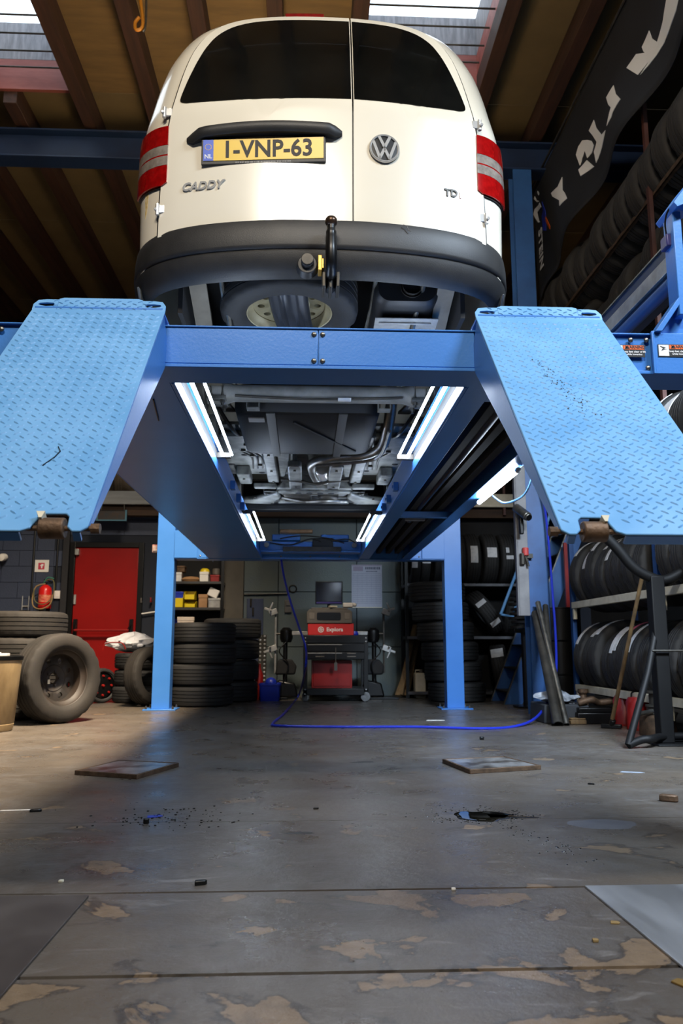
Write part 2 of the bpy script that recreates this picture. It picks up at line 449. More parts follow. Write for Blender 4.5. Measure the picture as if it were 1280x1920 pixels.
# block courses beside and above the door
BW, BH = .44, .205
blk = MB().span((0, -.012, 0), (BW-.006, .0, BH-.006)).mesh('block', NAVY, None)
blkh = MB().span((0, -.012, 0), (BW/2-.006, .0, BH-.006)).mesh('block', NAVY, None)
r = 0; z = 0.0
while z < 2.4:
    x = -5.0 + (BW/2 if r % 2 else 0)
    while x < -1.72:
        if not (x + BW > DX0 - .08 and x < DX1 + .08 and z < DZ1 + .04):
            newobj('block', blk, wb, (x, YB, z))
        elif x < DX0 - .08 - BW/2 + .02:
            newobj('block', blkh, wb, (x, YB, z))
        x += BW
    z += BH; r += 1
z1, z2 = at(600, 1213, YB).z, at(600, 1110, YB).z
for (a, b) in ((-1.32, -.36), (-.352, .66), (.668, 1.62), (1.628, 2.6)):
    for (c, d) in ((0, z1-.004), (z1+.004, z2-.004), (z2+.004, 2.42)):
        MB().span((a, YB-.02, c), (b, YB, d)).build('wall_panel', TEAL, wb, bevel=.003, seg=1)
MB().span((at(418, 1110, YB-.16).x, YB-.16, 0), (at(456, 1110, YB-.16).x, YB-.021, 2.42)).build('pilaster', mat('grey render', '#4a4640', '#565149', rough=.8, scale=3), wb, bevel=.006)
MB().span((at(113, 1110, YB-.07).x, YB-.07, 0), (DX0-.085, YB-.013, 2.42)).build('pilaster', mat('soot black post', '#141419', rough=.7), wb, bevel=.004)
# conduits on the navy wall
for px in (66, 110):
    a, b = at(px, 1005, YB-.02), at(px-6, 1118, YB-.02)
    MB().cyl((a.x, YB-.026, a.z+.7), (a.x, YB-.026, b.z), .013, n=8).build('conduit', BLACKM, wb)
# red fire door
door = empty('door_1', ((DX0+DX1)/2, YB, 0)); door['kind'] = 'structure'
def dl(mb, nm, m, par=door, **k):
    o = mb.build(nm, m, par, **k); return o
w2 = (DX1-DX0)/2
dl(MB().span((-w2, -.05, .01), (w2, -.008, DZ1)), 'door_leaf', REDD, bevel=.004)
fr = MB().span((-w2-.07, -.07, 0), (-w2-.004, -.0125, DZ1+.07)).span((w2+.004, -.07, 0), (w2+.07, -.0125, DZ1+.07)).span((-w2-.004, -.07, DZ1+.004), (w2+.004, -.0125, DZ1+.07))
dl(fr, 'door_frame', BLACKM, bevel=.003)
zb = at(200, 1182, YB).z
pb = dl(MB().cyl((-w2+.06, -.16, zb), (w2-.06, -.16, zb), .016, n=10), 'push_bar', REDM)
for s in (-1, 1):
    dl(MB().span((s*(w2-.05)-.022, -.10, zb-.10), (s*(w2-.05)+.022, -.051, zb+.14)).cyl((s*(w2-.05), -.075, zb+.08), (s*(w2-.07), -.165, zb), .014, n=8), 'push_bar_bracket', BLACKM, pb)
dl(MB().span((-w2+.0, -.11, DZ1-.10), (-w2+.05, -.051, DZ1-.02)), 'door_closer', ALU, bevel=.006)
dl(MB().cyl((-w2+.02, -.06, zb+.33), (-w2+.02, -.06, zb+.45), .018, n=8), 'hinge', ALU)
# mezzanine edge
mzl = at(185, 946, YB-.3).z; mzh = at(185, 921, YB-.3).z
struct('trim_4', MB().span((-6.1, YB-.34, mzl), (-1.0, YB-.28, mzh)), GREYBOARD, bevel=.006)
struct('trim_5', MB().span((1.3, YB-.34, mzl), (3.74, YB-.28, mzh)), CREAM, bevel=.006)
struct('trim_6', MB().span((-6.1, YB-.27, mzl+.02), (3.74, 14.2, mzh-.02)), WOODD)
struct('trim_7', MB().span((-6.1, YB-.25, mzl-.13), (3.74, YB-.1, mzl)), mat('brown joist', '#24170f', '#3d2919', rough=.8, scale=5, stretch=(.3, 1, 3)), bevel=.004)
# ================================================================== THE LIFT
LX = .045                                   # centre line of the lift
ZB, ZT = 1.50, 1.68                         # underside and tread of the runways
Y0, Y1 = 2.45, 8.22                         # near and far cross beam
lift = thing('four_post_lift', 'blue four post car lift raised under the white van', 'car lift', loc=(LX, 0, 0))
def L(mb, nm, m, par=lift, **k):
    o = mb.build(nm, m, par, **k); return o
PX = 1.47
# posts: far pair stands in view, near pair just outside the frame
def post(sx, y):
    mb = MB(); x = sx*PX; w, d, t = .175, .16, .006
    mb.span((x-w/2, y-d/2, .012), (x+w/2, y-d/2+t, 2.35))
    mb.span((x-w/2, y-d/2+t, .012), (x-w/2+t, y+d/2, 2.35))
    mb.span((x+w/2-t, y-d/2+t, .012), (x+w/2, y+d/2, 2.35))
    mb.span((x-w/2+t, y+d/2-t, .012), (x-w/2+.05, y+d/2, 2.35)).span((x+w/2-.05, y+d/2-t, .012), (x+w/2-t, y+d/2, 2.35))
    p = L(mb, 'post', BLUE, bevel=.0025)
    L(MB().span((x-.16, y-.15, 0), (x+.16, y+.13, .012)), 'base_plate', BLUE, p, bevel=.002)
    for bx in (-.13, .13):
        for by in (-.125, .105):
            L(MB().cyl((x+bx, y+by, .012), (x+bx, y+by, .03), .012, n=6).cyl((x+bx, y+by, .03), (x+bx, y+by, .045), .006, n=8), 'anchor_bolt', STEEL, p)
    L(MB().span((x-sx*(w/2+.002)-.012, y-.06, ZB+.13), (x-sx*(w/2+.002)+.012, y-.01, ZB+.24)), 'slide_block', CREAM, p, bevel=.003)
    return p
for sx in (-1, 1):
    post(sx, Y1); post(sx, Y0)
# near cross beam: two cover plates with a joint and four screws, dark flange under it
nb = L(MB().span((-PX+.09, Y0+.012, ZB+.012), (PX-.09, Y0+.15, ZB+.135)).span((-PX+.09, Y0, ZB), (PX-.09, Y0+.16, ZB+.012)).span((-PX+.09, Y0, ZB+.135), (PX-.09, Y0+.16, ZB+.141)), 'cross_beam', BLUE, bevel=.002)
for a, b in ((-.52, -.012), (-.009, .50)):
    L(MB().span((a, Y0+.004, ZB+.014), (b, Y0+.012, ZB+.133)), 'cover_plate', BLUE, nb, bevel=.002)
SCREW = MB().lathe([(0, -.006), (.005, -.0055), (.008, -.003), (.009, 0)], 12, Matrix.Rotation(R_(-90), 4, 'X')).mesh('screw', STEEL)
for x in (-.024, .004):
    for z in (ZB+.028, ZB+.118): newobj('screw', SCREW, nb, (x, Y0+.004, z))
for sx in (-1, 1):                           # end plates and gussets towards the posts
    x = 1.09
    L(MB().span((sx*x-.005, Y0-.012, ZB-.002), (sx*x+.005, Y0+.0, ZB+.145)).span((min(sx*x, sx*1.37), Y0-.006, ZB), (max(sx*x, sx*1.37), Y0+.0, ZB+.14)), 'end_plate', BLUE, nb, bevel=.002)
    g = [(1.10, ZB+.141), (1.12, ZB+.152), (1.215, ZB+.285), (1.25, ZB+.62), (1.38, ZB+.66), (1.38, ZB+.141)]
    L(MB().prism([(sx*a, b) for a, b in g], lambda a, b, t: Vector((a, Y0+.02+t, b)), .008), 'gusset', BLUE, nb, bevel=.002)
    L(MB().prism([(sx*a, b) for a, b in [(1.095, ZB+.141), (1.21, ZB+.30), (1.222, ZB+.292), (1.118, ZB+.141)]], lambda a, b, t: Vector((a, Y0-.02+t, b)), .06), 'gusset_flange', BLUE, nb, bevel=.002)
    L(MB().span((min(sx*1.180, sx*1.21), Y0-.02, ZB+.20), (max(sx*1.180, sx*1.21), Y0+.05, ZB+.57)), 'slide_bar', BLUE, nb, bevel=.003)
    L(MB().prism([(sx*a, b) for a, b in [(1.168, ZB+.578), (1.24, ZB+.675), (1.40, ZB+.73), (1.40, ZB+.66), (1.18, ZB+.562)]], lambda a, b, t: Vector((a, Y0-.06+t, b)), .14), 'cap_plate', BLUE, nb, bevel=.002)
    for z in (ZB+.022, ZB+.118): newobj('screw', SCREW, nb, (sx*1.073, Y0+.004, z)); newobj('screw', SCREW, nb, (sx*1.02, Y0+.004, z))
# warning labels at the right end of the near beam
def sticker(x0, x1, z0, z1, y, first):
    s = L(MB().span((x0, y-.002, z0), (x1, y, z1)), 'warning_label', INK, lift, smooth=None)
    s['label'] = 'black, white and orange warning sticker'
    h = z1-z0; w = .036
    L(MB().span((x0+.002, y-.0026, z0+.002), (x0+w, y-.002, z1-.002)), 'pictogram_field', WHITEINK, s, smooth=None)
    L(MB().span((x0+w+.002, y-.0026, z1-h*.38), (x1-.002, y-.002, z1-.002)), 'orange_band', ORANGE, s, smooth=None)
    if first:
        L(MB().span((x0+.012, y-.0032, z0+.012), (x0+.020, y-.0026, z1-.003)), 'pictogram', INK, s, smooth=None)
    else:
        L(MB().prism([(x0+.006, z1-.006), (x0+.026, z1-.012), (x0+.014, z1-.018), (x0+.030, z0+.026), (x0+.010, z0+.020), (x0+.016, z0+.028)], lambda a, b, t: Vector((a, y-.0032+t, b)), .0006), 'pictogram', INK, s, smooth=None)
    xm = (x0+w+x1)/2
    RX90 = (R_(90), 0, 0)
    newobj('lettering', text_mesh('WARNING!', .0135, .0002, INK, bold=.0004), s, (xm+.006, y-.003, z1-h*.2), RX90)
    L(MB().prism([(x0+w+.006, z1-h*.33), (x0+w+.022, z1-h*.33), (x0+w+.014, z1-h*.06)], lambda a, b, t: Vector((a, y-.0032+t, b)), .0006), 'triangle', INK, s, smooth=None)
    newobj('lettering', text_mesh('Keep feet clear of lift\nwhile lowering', .0092, .0002, WHITEINK, bold=.0002), s, (xm, y-.003, z0+h*.32), RX90)
sticker(.955, 1.065, ZB+.058, ZB+.10, Y0+.0035, True)
sticker(1.105, 1.215, ZB+.058, ZB+.10, Y0-.0065, False)
# side channel (hydraulic line cover) running back from the right bracket, with a bright strip
sc = L(MB().span((1.205, Y0+.05, 1.86), (1.211, Y0+2.6, 2.0)).span((1.205, Y0+.05, 1.855), (1.28, Y0+2.6, 1.861)), 'side_channel', BLUED, bevel=.001)
L(MB().span((1.198, Y0+.05, 2.0), (1.216, Y0+2.6, 2.006)), 'channel_lip', STEEL, sc)
L(MB().span((1.192, Y0+.04, 1.893), (1.205, Y0+2.4, 1.950)), 'bright_strip', ALU, sc, bevel=.002)
L(MB().cyl((1.20, Y0+.05, 1.845), (1.20, Y0+2.0, 1.845), .024, n=14), 'hydraulic_cylinder', BLUEC, sc)
L(MB().span((1.165, Y0-.0, 1.955), (1.195, Y0+.05, 2.0)), 'limit_switch', mat('switch violet', '#34306a', rough=.4), sc, bevel=.004)
L(MB().tube(spline([(1.175, Y0+.02, 2.0), (1.163, Y0, 2.03), (1.165, Y0-.01, 2.06), (1.172, Y0-.02, 2.08)], 5), .003, n=6), 'cable', BLACKM, sc)
# runways
def runway(sx):
    xi, xo = sx*.505, sx*1.03
    a, b = min(xi, xo), max(xi, xo)
    mb = MB()
    c0, c1 = min(xi, sx*.905), max(xi, sx*.905)
    mb.span((c0, Y0-.04, ZT-.008), (c1, Y0+.16, ZT)).span((a, Y0+.16, ZT-.008), (b, Y1+.25, ZT))                                # tread
    mb.span((a, Y0+.16, ZB+.004), (a+.006, Y1+.25, ZT-.008)).span((b-.006, Y0+.16, ZB+.004), (b, Y1+.25, ZT-.008))
    r = L(mb, 'runway', BLUE, bevel=.002)
    if sx < 0:      # closed underside with a shallow pressed panel
        L(MB().span((a+.006, Y0+.16, ZB+.004), (b-.006, Y1-.1, ZB+.010)), 'bottom_plate', BLUE, r, bevel=.002)
        L(MB().cyl((a+.43, Y0+.35, ZB), (a+.40, Y0+.62, ZB), .003, n=6), 'cable', BLACKM, r)
    else:           # open underside: flanges, channels and stiffeners
        for x0, x1 in ((a+.006, a+.10), (b-.09, b-.006)):
            L(MB().span((x0, Y0+.16, ZB+.004), (x1, Y1-.1, ZB+.010)), 'flange', BLUE, r, bevel=.002)
        for x0 in (a+.17, a+.27, a+.36):
            L(MB().span((x0, Y0+.3, ZB+.06), (x0+.045, Y1-.1, ZT-.009)), 'stringer', DARK, r, bevel=.003)
        L(MB().cyl((a+.235, Y0+.3, ZB+.075), (a+.235, 6.0, ZB+.075), .022, n=12), 'hydraulic_cylinder', BLACKM, r)
        for y in (Y0+.3, 5.45):
            L(MB().span((a+.006, y, ZB+.008), (b-.006, y+.05, ZB+.05)), 'cross_stiffener', BLUE, r, bevel=.003)
        L(MB().span((a+.16, 5.6, ZB+.01), (a+.30, 5.64, ZB+.035)), 'label_plate', ALU, r)
    # lamp rail flange along the inner edge
    L(MB().span((min(xi, xi-sx*.012), Y0+.16, ZB-.004), (max(xi, xi-sx*.012), Y1-.1, ZB+.05)), 'inner_rail', BLUE, r, bevel=.002)
    for y in (4.55, 4.95, 5.25):
        L(MB().span((xi-sx*.03-.012, y, ZB+.02), (xi-sx*.03+.018, y+.05, ZB+.07)).cyl((xi-sx*.048, y+.025, ZB+.045), (xi-sx*.03, y+.025, ZB+.045), .010, n=8), 'bracket', BLUE, r, bevel=.002)
    # hinge lugs at the near end
    for x in (xi+sx*.005, sx*.86):
        L(MB().span((min(x, x+sx*.03), Y0-.03, ZT-.08), (max(x, x+sx*.03), Y0+.02, ZT-.012)).cyl((x-.012, Y0-.025, ZT-.06), (x+sx*.05, Y0-.025, ZT-.06), .010, n=10), 'hinge_lug', BLUED, r, bevel=.003)
    return r
rw = {s: runway(s) for s in (-1, 1)}
# far cross beam and the rolling jack beam in front of it
fb = L(MB().span((-PX+.09, Y1-.08, ZB+.006), (PX-.09, Y1+.08, ZB+.16)).span((-PX+.09, Y1-.09, ZB-.002), (PX-.09, Y1+.09, ZB+.008)), 'cross_beam', BLUE, bevel=.003)
for sx in (-1, 1):
    g = [(1.382, ZB+.008), (1.382, ZB+.29), (1.33, ZB+.29), (1.15, ZB+.13), (1.15, ZB+.008)]
    L(MB().prism([(sx*a, b) for a, b in g], lambda a, b, t: Vector((a, Y1-.10+t, b)), .01), 'gusset', BLUE, fb, bevel=.002)
    L(MB().span((min(sx*.9, sx*1.14), Y1-.092, ZB+.01), (max(sx*.9, sx*1.14), Y1-.084, ZB+.125)), 'cover_plate', BLUE, fb, bevel=.002)
    for x in (.96, 1.05, 1.12):
        for z in (ZB+.03, ZB+.105): newobj('screw', SCREW, fb, (sx*x, Y1-.092, z))
for x in (-.3, 0, .3): newobj('screw', SCREW, fb, (x, Y1-.082, ZB+.03))
jack = L(MB().span((-.50, Y1-.42, ZB+.05), (.50, Y1-.30, ZB+.14)).span((-.50, Y1-.45, ZB+.03), (.50, Y1-.28, ZB+.05)), 'jack_beam', BLUE, bevel=.004)
L(MB().span((-.38, Y1-.43, ZB+.15), (-.10, Y1-.31, ZB+.21)), 'jack_arm', BLUE, jack, bevel=.01)
L(MB().span((.10, Y1-.43, ZB+.15), (.38, Y1-.31, ZB+.21)), 'jack_arm', BLUE, jack, bevel=.01)
L(MB().span((-.30, Y1-.50, ZB+.215), (.02, Y1-.44, ZB+.25)), 'lifting_pad', mat('tan rubber pad', '#8a6a45', '#6d5133', rough=.6, scale=6), jack, bevel=.006)
L(MB().span((.02, Y1-.46, ZB+.06), (.22, Y1-.40, ZB+.17)), 'valve_block', BLACKM, jack, bevel=.006)
L(MB().span((-.27, Y1-.462, ZB+.035), (.30, Y1-.452, ZB+.085)), 'rail_plate', STEELD, jack, bevel=.003)
for p in ([(-.4, .12), (-.2, .10), (0, .16), (.1, .13)], [(-.3, .16), (-.1, .19), (.15, .17), (.33, .12)], [(.2, .14), (.36, .16), (.44, .12)]):
    L(MB().tube(spline([(a, Y1-.465, ZB+b) for a, b in p], 5), .006, n=6), 'hose', BLACKM, jack)
for x in (-.43, .43):
    L(MB().cyl((x, Y1-.47, ZB+.10), (x, Y1-.42, ZB+.10), .025, n=12), 'roller', STEEL, jack)

# ramps: hinged at the runway ends, hanging towards the viewer
RA, RB = Vector((0, Y0-.055, ZT-.026)), Vector((0, 1.645, .855))
RDIR = (RB-RA).normalized(); RLEN = (RB-RA).length
RN = Vector((0, RDIR.z, -RDIR.y)) if RDIR.z < 0 else Vector((0, -RDIR.z, RDIR.y))
RN = Vector((0, -abs(RDIR.z), abs(RDIR.y)))         # outward: up and towards the viewer
def ramp(sx):
    xi, xo = .497, .912                              # inner and outer edge (times sx)
    wid = xo-xi
    def P3(u, v, t=0.):                              # u across from the inner edge, v along, t out of the plate
        return RA + Vector((sx*(xi+u), 0, 0)) + RDIR*v + RN*t
    # plate with raised lip at the hinge, rounded lower corners and a cut-out for the roller
    nx0, nx1, nd = (.046, .108, .058)
    out = [(0.0, -.02), (wid, -.02), (wid, RLEN-.02), (wid-.02, RLEN)] + [(nx1+.028, RLEN), (nx1+.010, RLEN-.010), (nx1, RLEN-nd+.012), (nx1-.010, RLEN-nd), (nx0+.008, RLEN-nd), (nx0, RLEN-nd+.01), (nx0-.004, RLEN-.014), (nx0-.016, RLEN), (.014, RLEN), (0, RLEN-.014)]
    r = MB().prism(out, lambda a, b, t: P3(a, b, t-.006), .006).build('ramp', BLUEP, lift, smooth=None, bevel=.0015, seg=1)
    # upper lip folded flat over the hinge, with slotted corner tabs (slots are real holes)
    top = RA + RDIR*(-.018)
    def PL(u, v, t=0.):                              # lip plane: v up/back from the fold
        return top + Vector((sx*(xi+u), 0, 0)) + Vector((0, v*.28, v*.56)) + Vector((0, -t*.893, t*.45))
    lip = MB().prism([(.075, 0), (wid-.075, 0), (wid-.075, .085), (wid-.09, .095), (.09, .095), (.075, .085)], lambda a, b, t: PL(a, b, t-.006), .006)
    lip.build('hinge_lip', BLUEP, r, smooth=None, bevel=.0015, seg=1)
    for u0, sg in ((.0, 1), (wid, -1)):
        o8 = []; i8 = []
        ox = [(u0, 0), (u0+sg*.0375, 0), (u0+sg*.075, 0), (u0+sg*.075, .04), (u0+sg*.075, .078), (u0+sg*.0375, .078), (u0+sg*.012, .072), (u0, .04)]
        cx, cy = u0+sg*.04, .04
        ix = [(cx-sg*.022, cy-.006), (cx, cy-.014), (cx+sg*.022, cy-.010), (cx+sg*.026, cy), (cx+sg*.022, cy+.012), (cx, cy+.014), (cx-sg*.022, cy+.010), (cx-sg*.026, cy)]
        mb = MB()
        ring = lambda pts, t: [PL(a, b, t) for a, b in pts]
        mb.loft([ring(ox, 0), ring(ix, 0), ring(ix, -.006), ring(ox, -.006), ring(ox, 0)])
        mb.build('corner_tab', BLUEP, r, smooth=None)
    # side webs: deep at the hinge, running out at the toe
    for u in (.0, wid-.006):
        web = [(0, -.007), (RLEN-.02, -.007), (RLEN-.02, -.02), (RLEN*.5, -.085), (.09, -.145), (0, -.12)]
        MB().prism(web, lambda a, b, t: P3(u+t, a, b), .006).build('side_web', BLUE, r, smooth=None, bevel=.001, seg=1)
    for u0, u1 in ((.014, nx0-.016), (nx1+.03, wid-.02)):
        MB().prism([(u0, RLEN-.006), (u1, RLEN-.006), (u1, RLEN), (u0, RLEN)], lambda a, b, t: P3(a, b, -.006-t), .022).build('toe_flange', BLUE, r, smooth=None)
    # roller in the toe cut-out and its axle
    c = (nx0+nx1)/2
    ro = MB().cyl(P3(nx0+.004, RLEN-.022, -.012), P3(nx1-.006, RLEN-.022, -.012), .0225, n=24).build('roller', RUST, r, bevel=.003)
    MB().cyl(P3(-.012, RLEN-.022, -.012), P3(nx1+.03, RLEN-.022, -.012), .006, n=10).cyl(P3(-.022, RLEN-.022, -.012), P3(-.004, RLEN-.022, -.012), .011, n=10).build('roller_axle', RUST, r)
    MB().prism([(nx1-.016, RLEN-.045), (nx1+.002, RLEN-.045), (nx1-.008, RLEN-.024), (nx1-.014, RLEN-.024)], lambda a, b, t: P3(a, b, -.004+t), .02).build('roller_guide', CREAM, r)
    # raised diamond lugs: far too many to count
    lug = MB(); du, dv = .033, .033
    def one(uc, vc, ang):
        ca, sa = math.cos(ang), math.sin(ang); lu, wu = .0108, .0030
        pts = [(-1, 0, 0), (-.45, -1, 0), (.45, -1, 0), (1, 0, 0), (.45, 1, 0), (-.45, 1, 0), (-.5, 0, .0026), (.5, 0, .0026)]
        vs = []
        for a, b, t in pts:
            x, y = a*lu, b*wu; vs.append(P3(uc+x*ca-y*sa, vc+x*sa+y*ca, t))
        lug.add(vs, [(0,1,6), (1,2,7,6), (2,3,7), (3,4,7), (4,5,6,7), (5,0,6)])
    nu, nv = int(wid/ (du/2)), int(RLEN/(dv/2))
    for i in range(1, nu):
        for j in range(0, nv):
            if (i+j) % 2: continue
            u, v = i*du/2 + random.uniform(-.0006, .0006), .012+j*dv/2
            if v > RLEN-.03 and not(u > nx1+.06 or u < nx0-.02): continue
            if u < .012 or u > wid-.012 or (nx0-.015 < u < nx1+.025 and v > RLEN-nd-.015): continue
            if v > RLEN-.012: continue
            one(u, v, R_(38) if (i % 2) else R_(-38))
    for i in range(3, nu-3):
        for j in range(0, 4):
            if (i+j) % 2: continue
            o = len(lug.v); one(i*du/2, 0, R_(38) if i % 2 else R_(-38))
            # move the lip lugs onto the lip plane
            for k in range(o, len(lug.v)):
                q = Vector(lug.v[k]) - RA; uu = q.x/sx - xi; vv = q.dot(RDIR); tt = q.dot(RN)
                lug.v[k] = tuple(PL(uu, .012+j*dv/2*1.15 - vv, tt))
    lo = lug.build('tread_lugs', BLUEP, r, smooth=None); lo['kind'] = 'stuff'
    return r, P3
ramp_l, PL_ = ramp(-1); ramp_l['label'] = 'left diamond plate ramp hanging from the runway'
ramp_r, PR_ = ramp(1); ramp_r['label'] = 'right diamond plate ramp hanging from the runway'
# wear: scratch on the left ramp, smear of black rubber on the right one
mb = MB().tube([PL_(*q, .0015) for q in ((.135, .78), (.125, .80), (.132, .825), (.150, .86))], .0014, n=5); mb.build('scratch', BLACKM, ramp_l)
mb = MB()
for i in range(90):
    t = i/90; u = .13+.07*t+random.gauss(0, .007+.012*t); v = .30+.30*t+random.gauss(0, .02)
    p = PR_(u, v, .0007); a = random.uniform(.0008, .0026); ang = random.uniform(0, 3)
    q = [PR_(u+a*math.cos(ang+k*2.1)*1.3, v+a*2*math.sin(ang+k*2.1), .0007+.0003) for k in range(3)]
    mb.add(q, [(0, 1, 2)])
o = mb.build('rubber_smear', RUBBER, ramp_r, smooth=None); o['kind'] = 'stuff'

# LED lamps clipped along the inner runway edges
def led_lamp(x, y0, y1, z, label, twin=True, group='twin tube lamps on the lift'):
    t = thing('tube_lamp', label, 'lamp', group, loc=(x, (y0+y1)/2, z))
    h = (y1-y0)/2
    if twin:
        sd = 1 if x > 0 else -1
        MB().span((sd*.034-.004, -h, -.022), (sd*.034+.004, h, .022)).build('housing', DARK, t, bevel=.003)
        for dx, rr in ((.002, .0075), (-.044, .0055)):
            MB().cyl((sd*dx, -h+.03, 0), (sd*dx, h-.03, 0), rr, n=12).build('tube', LED, t)
        for s in (-1, 1):
            MB().span((-.053, s*(h-.016)-.014, -.014), (.038, s*(h-.016)+.014, .014)).build('end_cap', GREYPL, t, bevel=.003)
    else:
        MB().cyl((0, -h+.02, 0), (0, h-.02, 0), .0125, n=14).build('tube', LED, t)
        for s in (-1, 1):
            MB().cyl((0, s*h, 0), (0, s*(h-.022), 0), .014, n=14).build('end_cap', WHITEPL, t)
    return t
ZL = 1.565
led_lamp(LX-.462, 2.72, 3.93, ZL, 'twin tube lamp on the left runway, near end')
led_lamp(LX+.462, 2.72, 3.93, ZL, 'twin tube lamp on the right runway, near end')
led_lamp(LX-.462, 5.60, 7.15, ZL, 'twin tube lamp on the left runway, far end')
led_lamp(LX+.462, 5.60, 7.15, ZL, 'twin tube lamp on the right runway, far end')
led_lamp(LX+1.0, 3.80, 4.72, 1.48, 'single glowing tube lamp under the right runway outer edge', False, None)
# lead of that lamp
tag(MB().tube(spline([(LX+1.0, 4.35, 1.452), (LX+1.05, 4.28, 1.40), (LX+1.09, 4.05, 1.40), (LX+1.10, 3.9, 1.47)], 6), .006, n=6).build('lamp_cable', mat('light blue cable', '#5d8fc0', rough=.4)), 'light blue cable looping below the single tube lamp', 'cable')
# ================================================================== THE VAN
VX = .065
TREAD = ZT
van = thing('delivery_van', 'white panel van standing on the raised lift, seen from behind', 'van', loc=(VX, 0, 0))
TAB = [(2.2,.815),(2.30,.818),(2.48,.823),(2.65,.826),(2.88,.818),(3.05,.793),(3.21,.766),(3.35,.727),(3.472,.668),(3.562,.58),(3.608,.45),(3.626,.26),(3.63,0)]
def _half():
    pts = [(w, z) for z, w in TAB]; out = []
    for i in range(len(pts)-1):
        p0 = pts[max(i-1, 0)]; p1 = pts[i]; p2 = pts[i+1]; p3 = pts[i+2] if i+2 < len(pts) else (-pts[i][0], pts[i][1])
        for k in range(4):
            t = k/4
            out.append(tuple(.5*((2*p1[j])+(-p0[j]+p2[j])*t+(2*p0[j]-5*p1[j]+4*p2[j]-p3[j])*t*t+(-p0[j]+3*p1[j]-3*p2[j]+p3[j])*t**3) for j in (0, 1)))
    out.append((0, 3.63)); return out
HP = _half()
def sdist(x, z):
    x = abs(x); best = 9.
    for (a, b), (c, e) in zip(HP, HP[1:]):
        vx, vz = c-a, e-b; l = vx*vx+vz*vz
        t = max(0, min(1, ((x-a)*vx+(z-b)*vz)/l)) if l else 0
        best = min(best, math.hypot(x-a-t*vx, z-b-t*vz))
    return best
def rearY(x, z):
    d = sdist(x, z)
    lean = .30*max(0, z-2.93)+.10*max(0, z-3.3)
    bow = .13*(abs(x)/.8)**2.2
    c = .14*(1-math.sqrt(max(0, 1-(1-d/.17)**2))) if d < .17 else 0
    return 3.10+lean+bow+c
def RS(x, z, off=0.):                       # a point on the tail, 'off' proud of it
    e = .004
    nx = (rearY(x+e, z)-rearY(x-e, z))/(2*e); nz = (rearY(x, z+e)-rearY(x, z-e))/(2*e)
    n = Vector((nx, -1, nz)).normalized()
    return Vector((x, rearY(x, z), z)) + n*off
def V(mb, nm, m, par=None, **k): return mb.build(nm, m, par or van, **k)
# outline (closed) of the tail
OUT = [(x, z) for x, z in HP] + [(-x, z) for x, z in HP[-2::-1]]
nO = len(OUT); CEN = (0., 2.75)
rings = []
for f in [.02, .15, .3, .45, .6, .72, .80, .86, .90, .93, .955, .975, .99, 1.0]:
    rings.append([Vector((CEN[0]+(x-CEN[0])*f, 0, CEN[1]+(z-CEN[1])*f)) for x, z in OUT])
for r_ in rings:
    for p in r_: p.y = rearY(p.x, p.z)
def fwd(Y, sc=1., wd=1.):
    return [Vector((x*wd, max(Y, rearY(x, z)+.001) if Y < 4 else Y, 2.2+(z-2.2)*sc)) for x, z in OUT]
for Y, sc, wd in [(3.62, 1, 1.005), (4.0, 1, 1.03), (4.6, 1.0, 1.045), (5.6, 1.0, 1.045), (6.0, .93, 1.045), (6.55, .66, 1.045), (6.7, .60, 1.04), (7.25, .48, 1.0), (7.45, .34, .92), (7.5, .2, .8)]:
    rings.append(fwd(Y, sc, wd))
V(MB().loft(rings, closed=False, cap0=True, cap1=True), 'body_shell', WHITEP, smooth=50)
# --- patches that follow the tail
def patch(outline, off, thick, nr=7, cen=None, n_sub=3, hole=None):
    pts = []
    k = len(outline)
    for i in range(k):
        a, b = outline[i], outline[(i+1) % k]
        m = max(1, int(math.hypot(b[0]-a[0], b[1]-a[1])/.035))
        for j in range(m): pts.append((a[0]+(b[0]-a[0])*j/m, a[1]+(b[1]-a[1])*j/m))
    if cen is None: cen = (sum(p[0] for p in pts)/len(pts), sum(p[1] for p in pts)/len(pts))
    rg = []
    for i in range(nr+1):
        f = .02+.98*i/nr
        rg.append([RS(cen[0]+(x-cen[0])*f, cen[1]+(z-cen[1])*f, off) for x, z in pts])
    rg.append([RS(x, z, off-thick) for x, z in pts])
    return MB().loft(rg, cap0=True)
def smooth_outline(pts, closed_idx=None, n=4):
    return [(p.x, p.y) for p in spline([Vector((a, b, 0)) for a, b in pts], n)]
SP = .122                                   # split between the doors (from the van's centre)
EDGE = [(.704, 2.345), (.699, 2.56), (.685, 2.76), (.667, 2.90), (.645, 3.05), (.622, 3.18), (.590, 3.30), (.545, 3.40), (.475, 3.48), (.37, 3.527), (.24, 3.54)]
es = smooth_outline(EDGE, n=3)
gap_shade = [(x+.010, z) for x, z in es] + [(-x-.010, z) for x, z in es[::-1]]
gap_shade = [(x, (z if z < 3.3 else z+.006)) for x, z in gap_shade]
V(patch(gap_shade, .0035, .008, 10, (0, 2.85)), 'door_gap_shade', BLACKM)  # black sheet behind both doors, puts the shade of their gaps into colour
dl_ = [(-x, z) for x, z in es] + [(SP-.003, 3.542), (SP-.003, 2.345)]
dr_ = [(x, z) for x, z in es] + [(SP+.004, 3.542), (SP+.004, 2.345)]
doorL = V(patch(dl_, .010, .012, 10, (-.25, 2.85)), 'rear_door', WHITEP, smooth=50); doorL['label'] = 'wide left rear door'
doorR = V(patch(dr_, .010, .012, 10, (.38, 2.85)), 'rear_door', WHITEP, smooth=50); doorR['label'] = 'narrow right rear door'
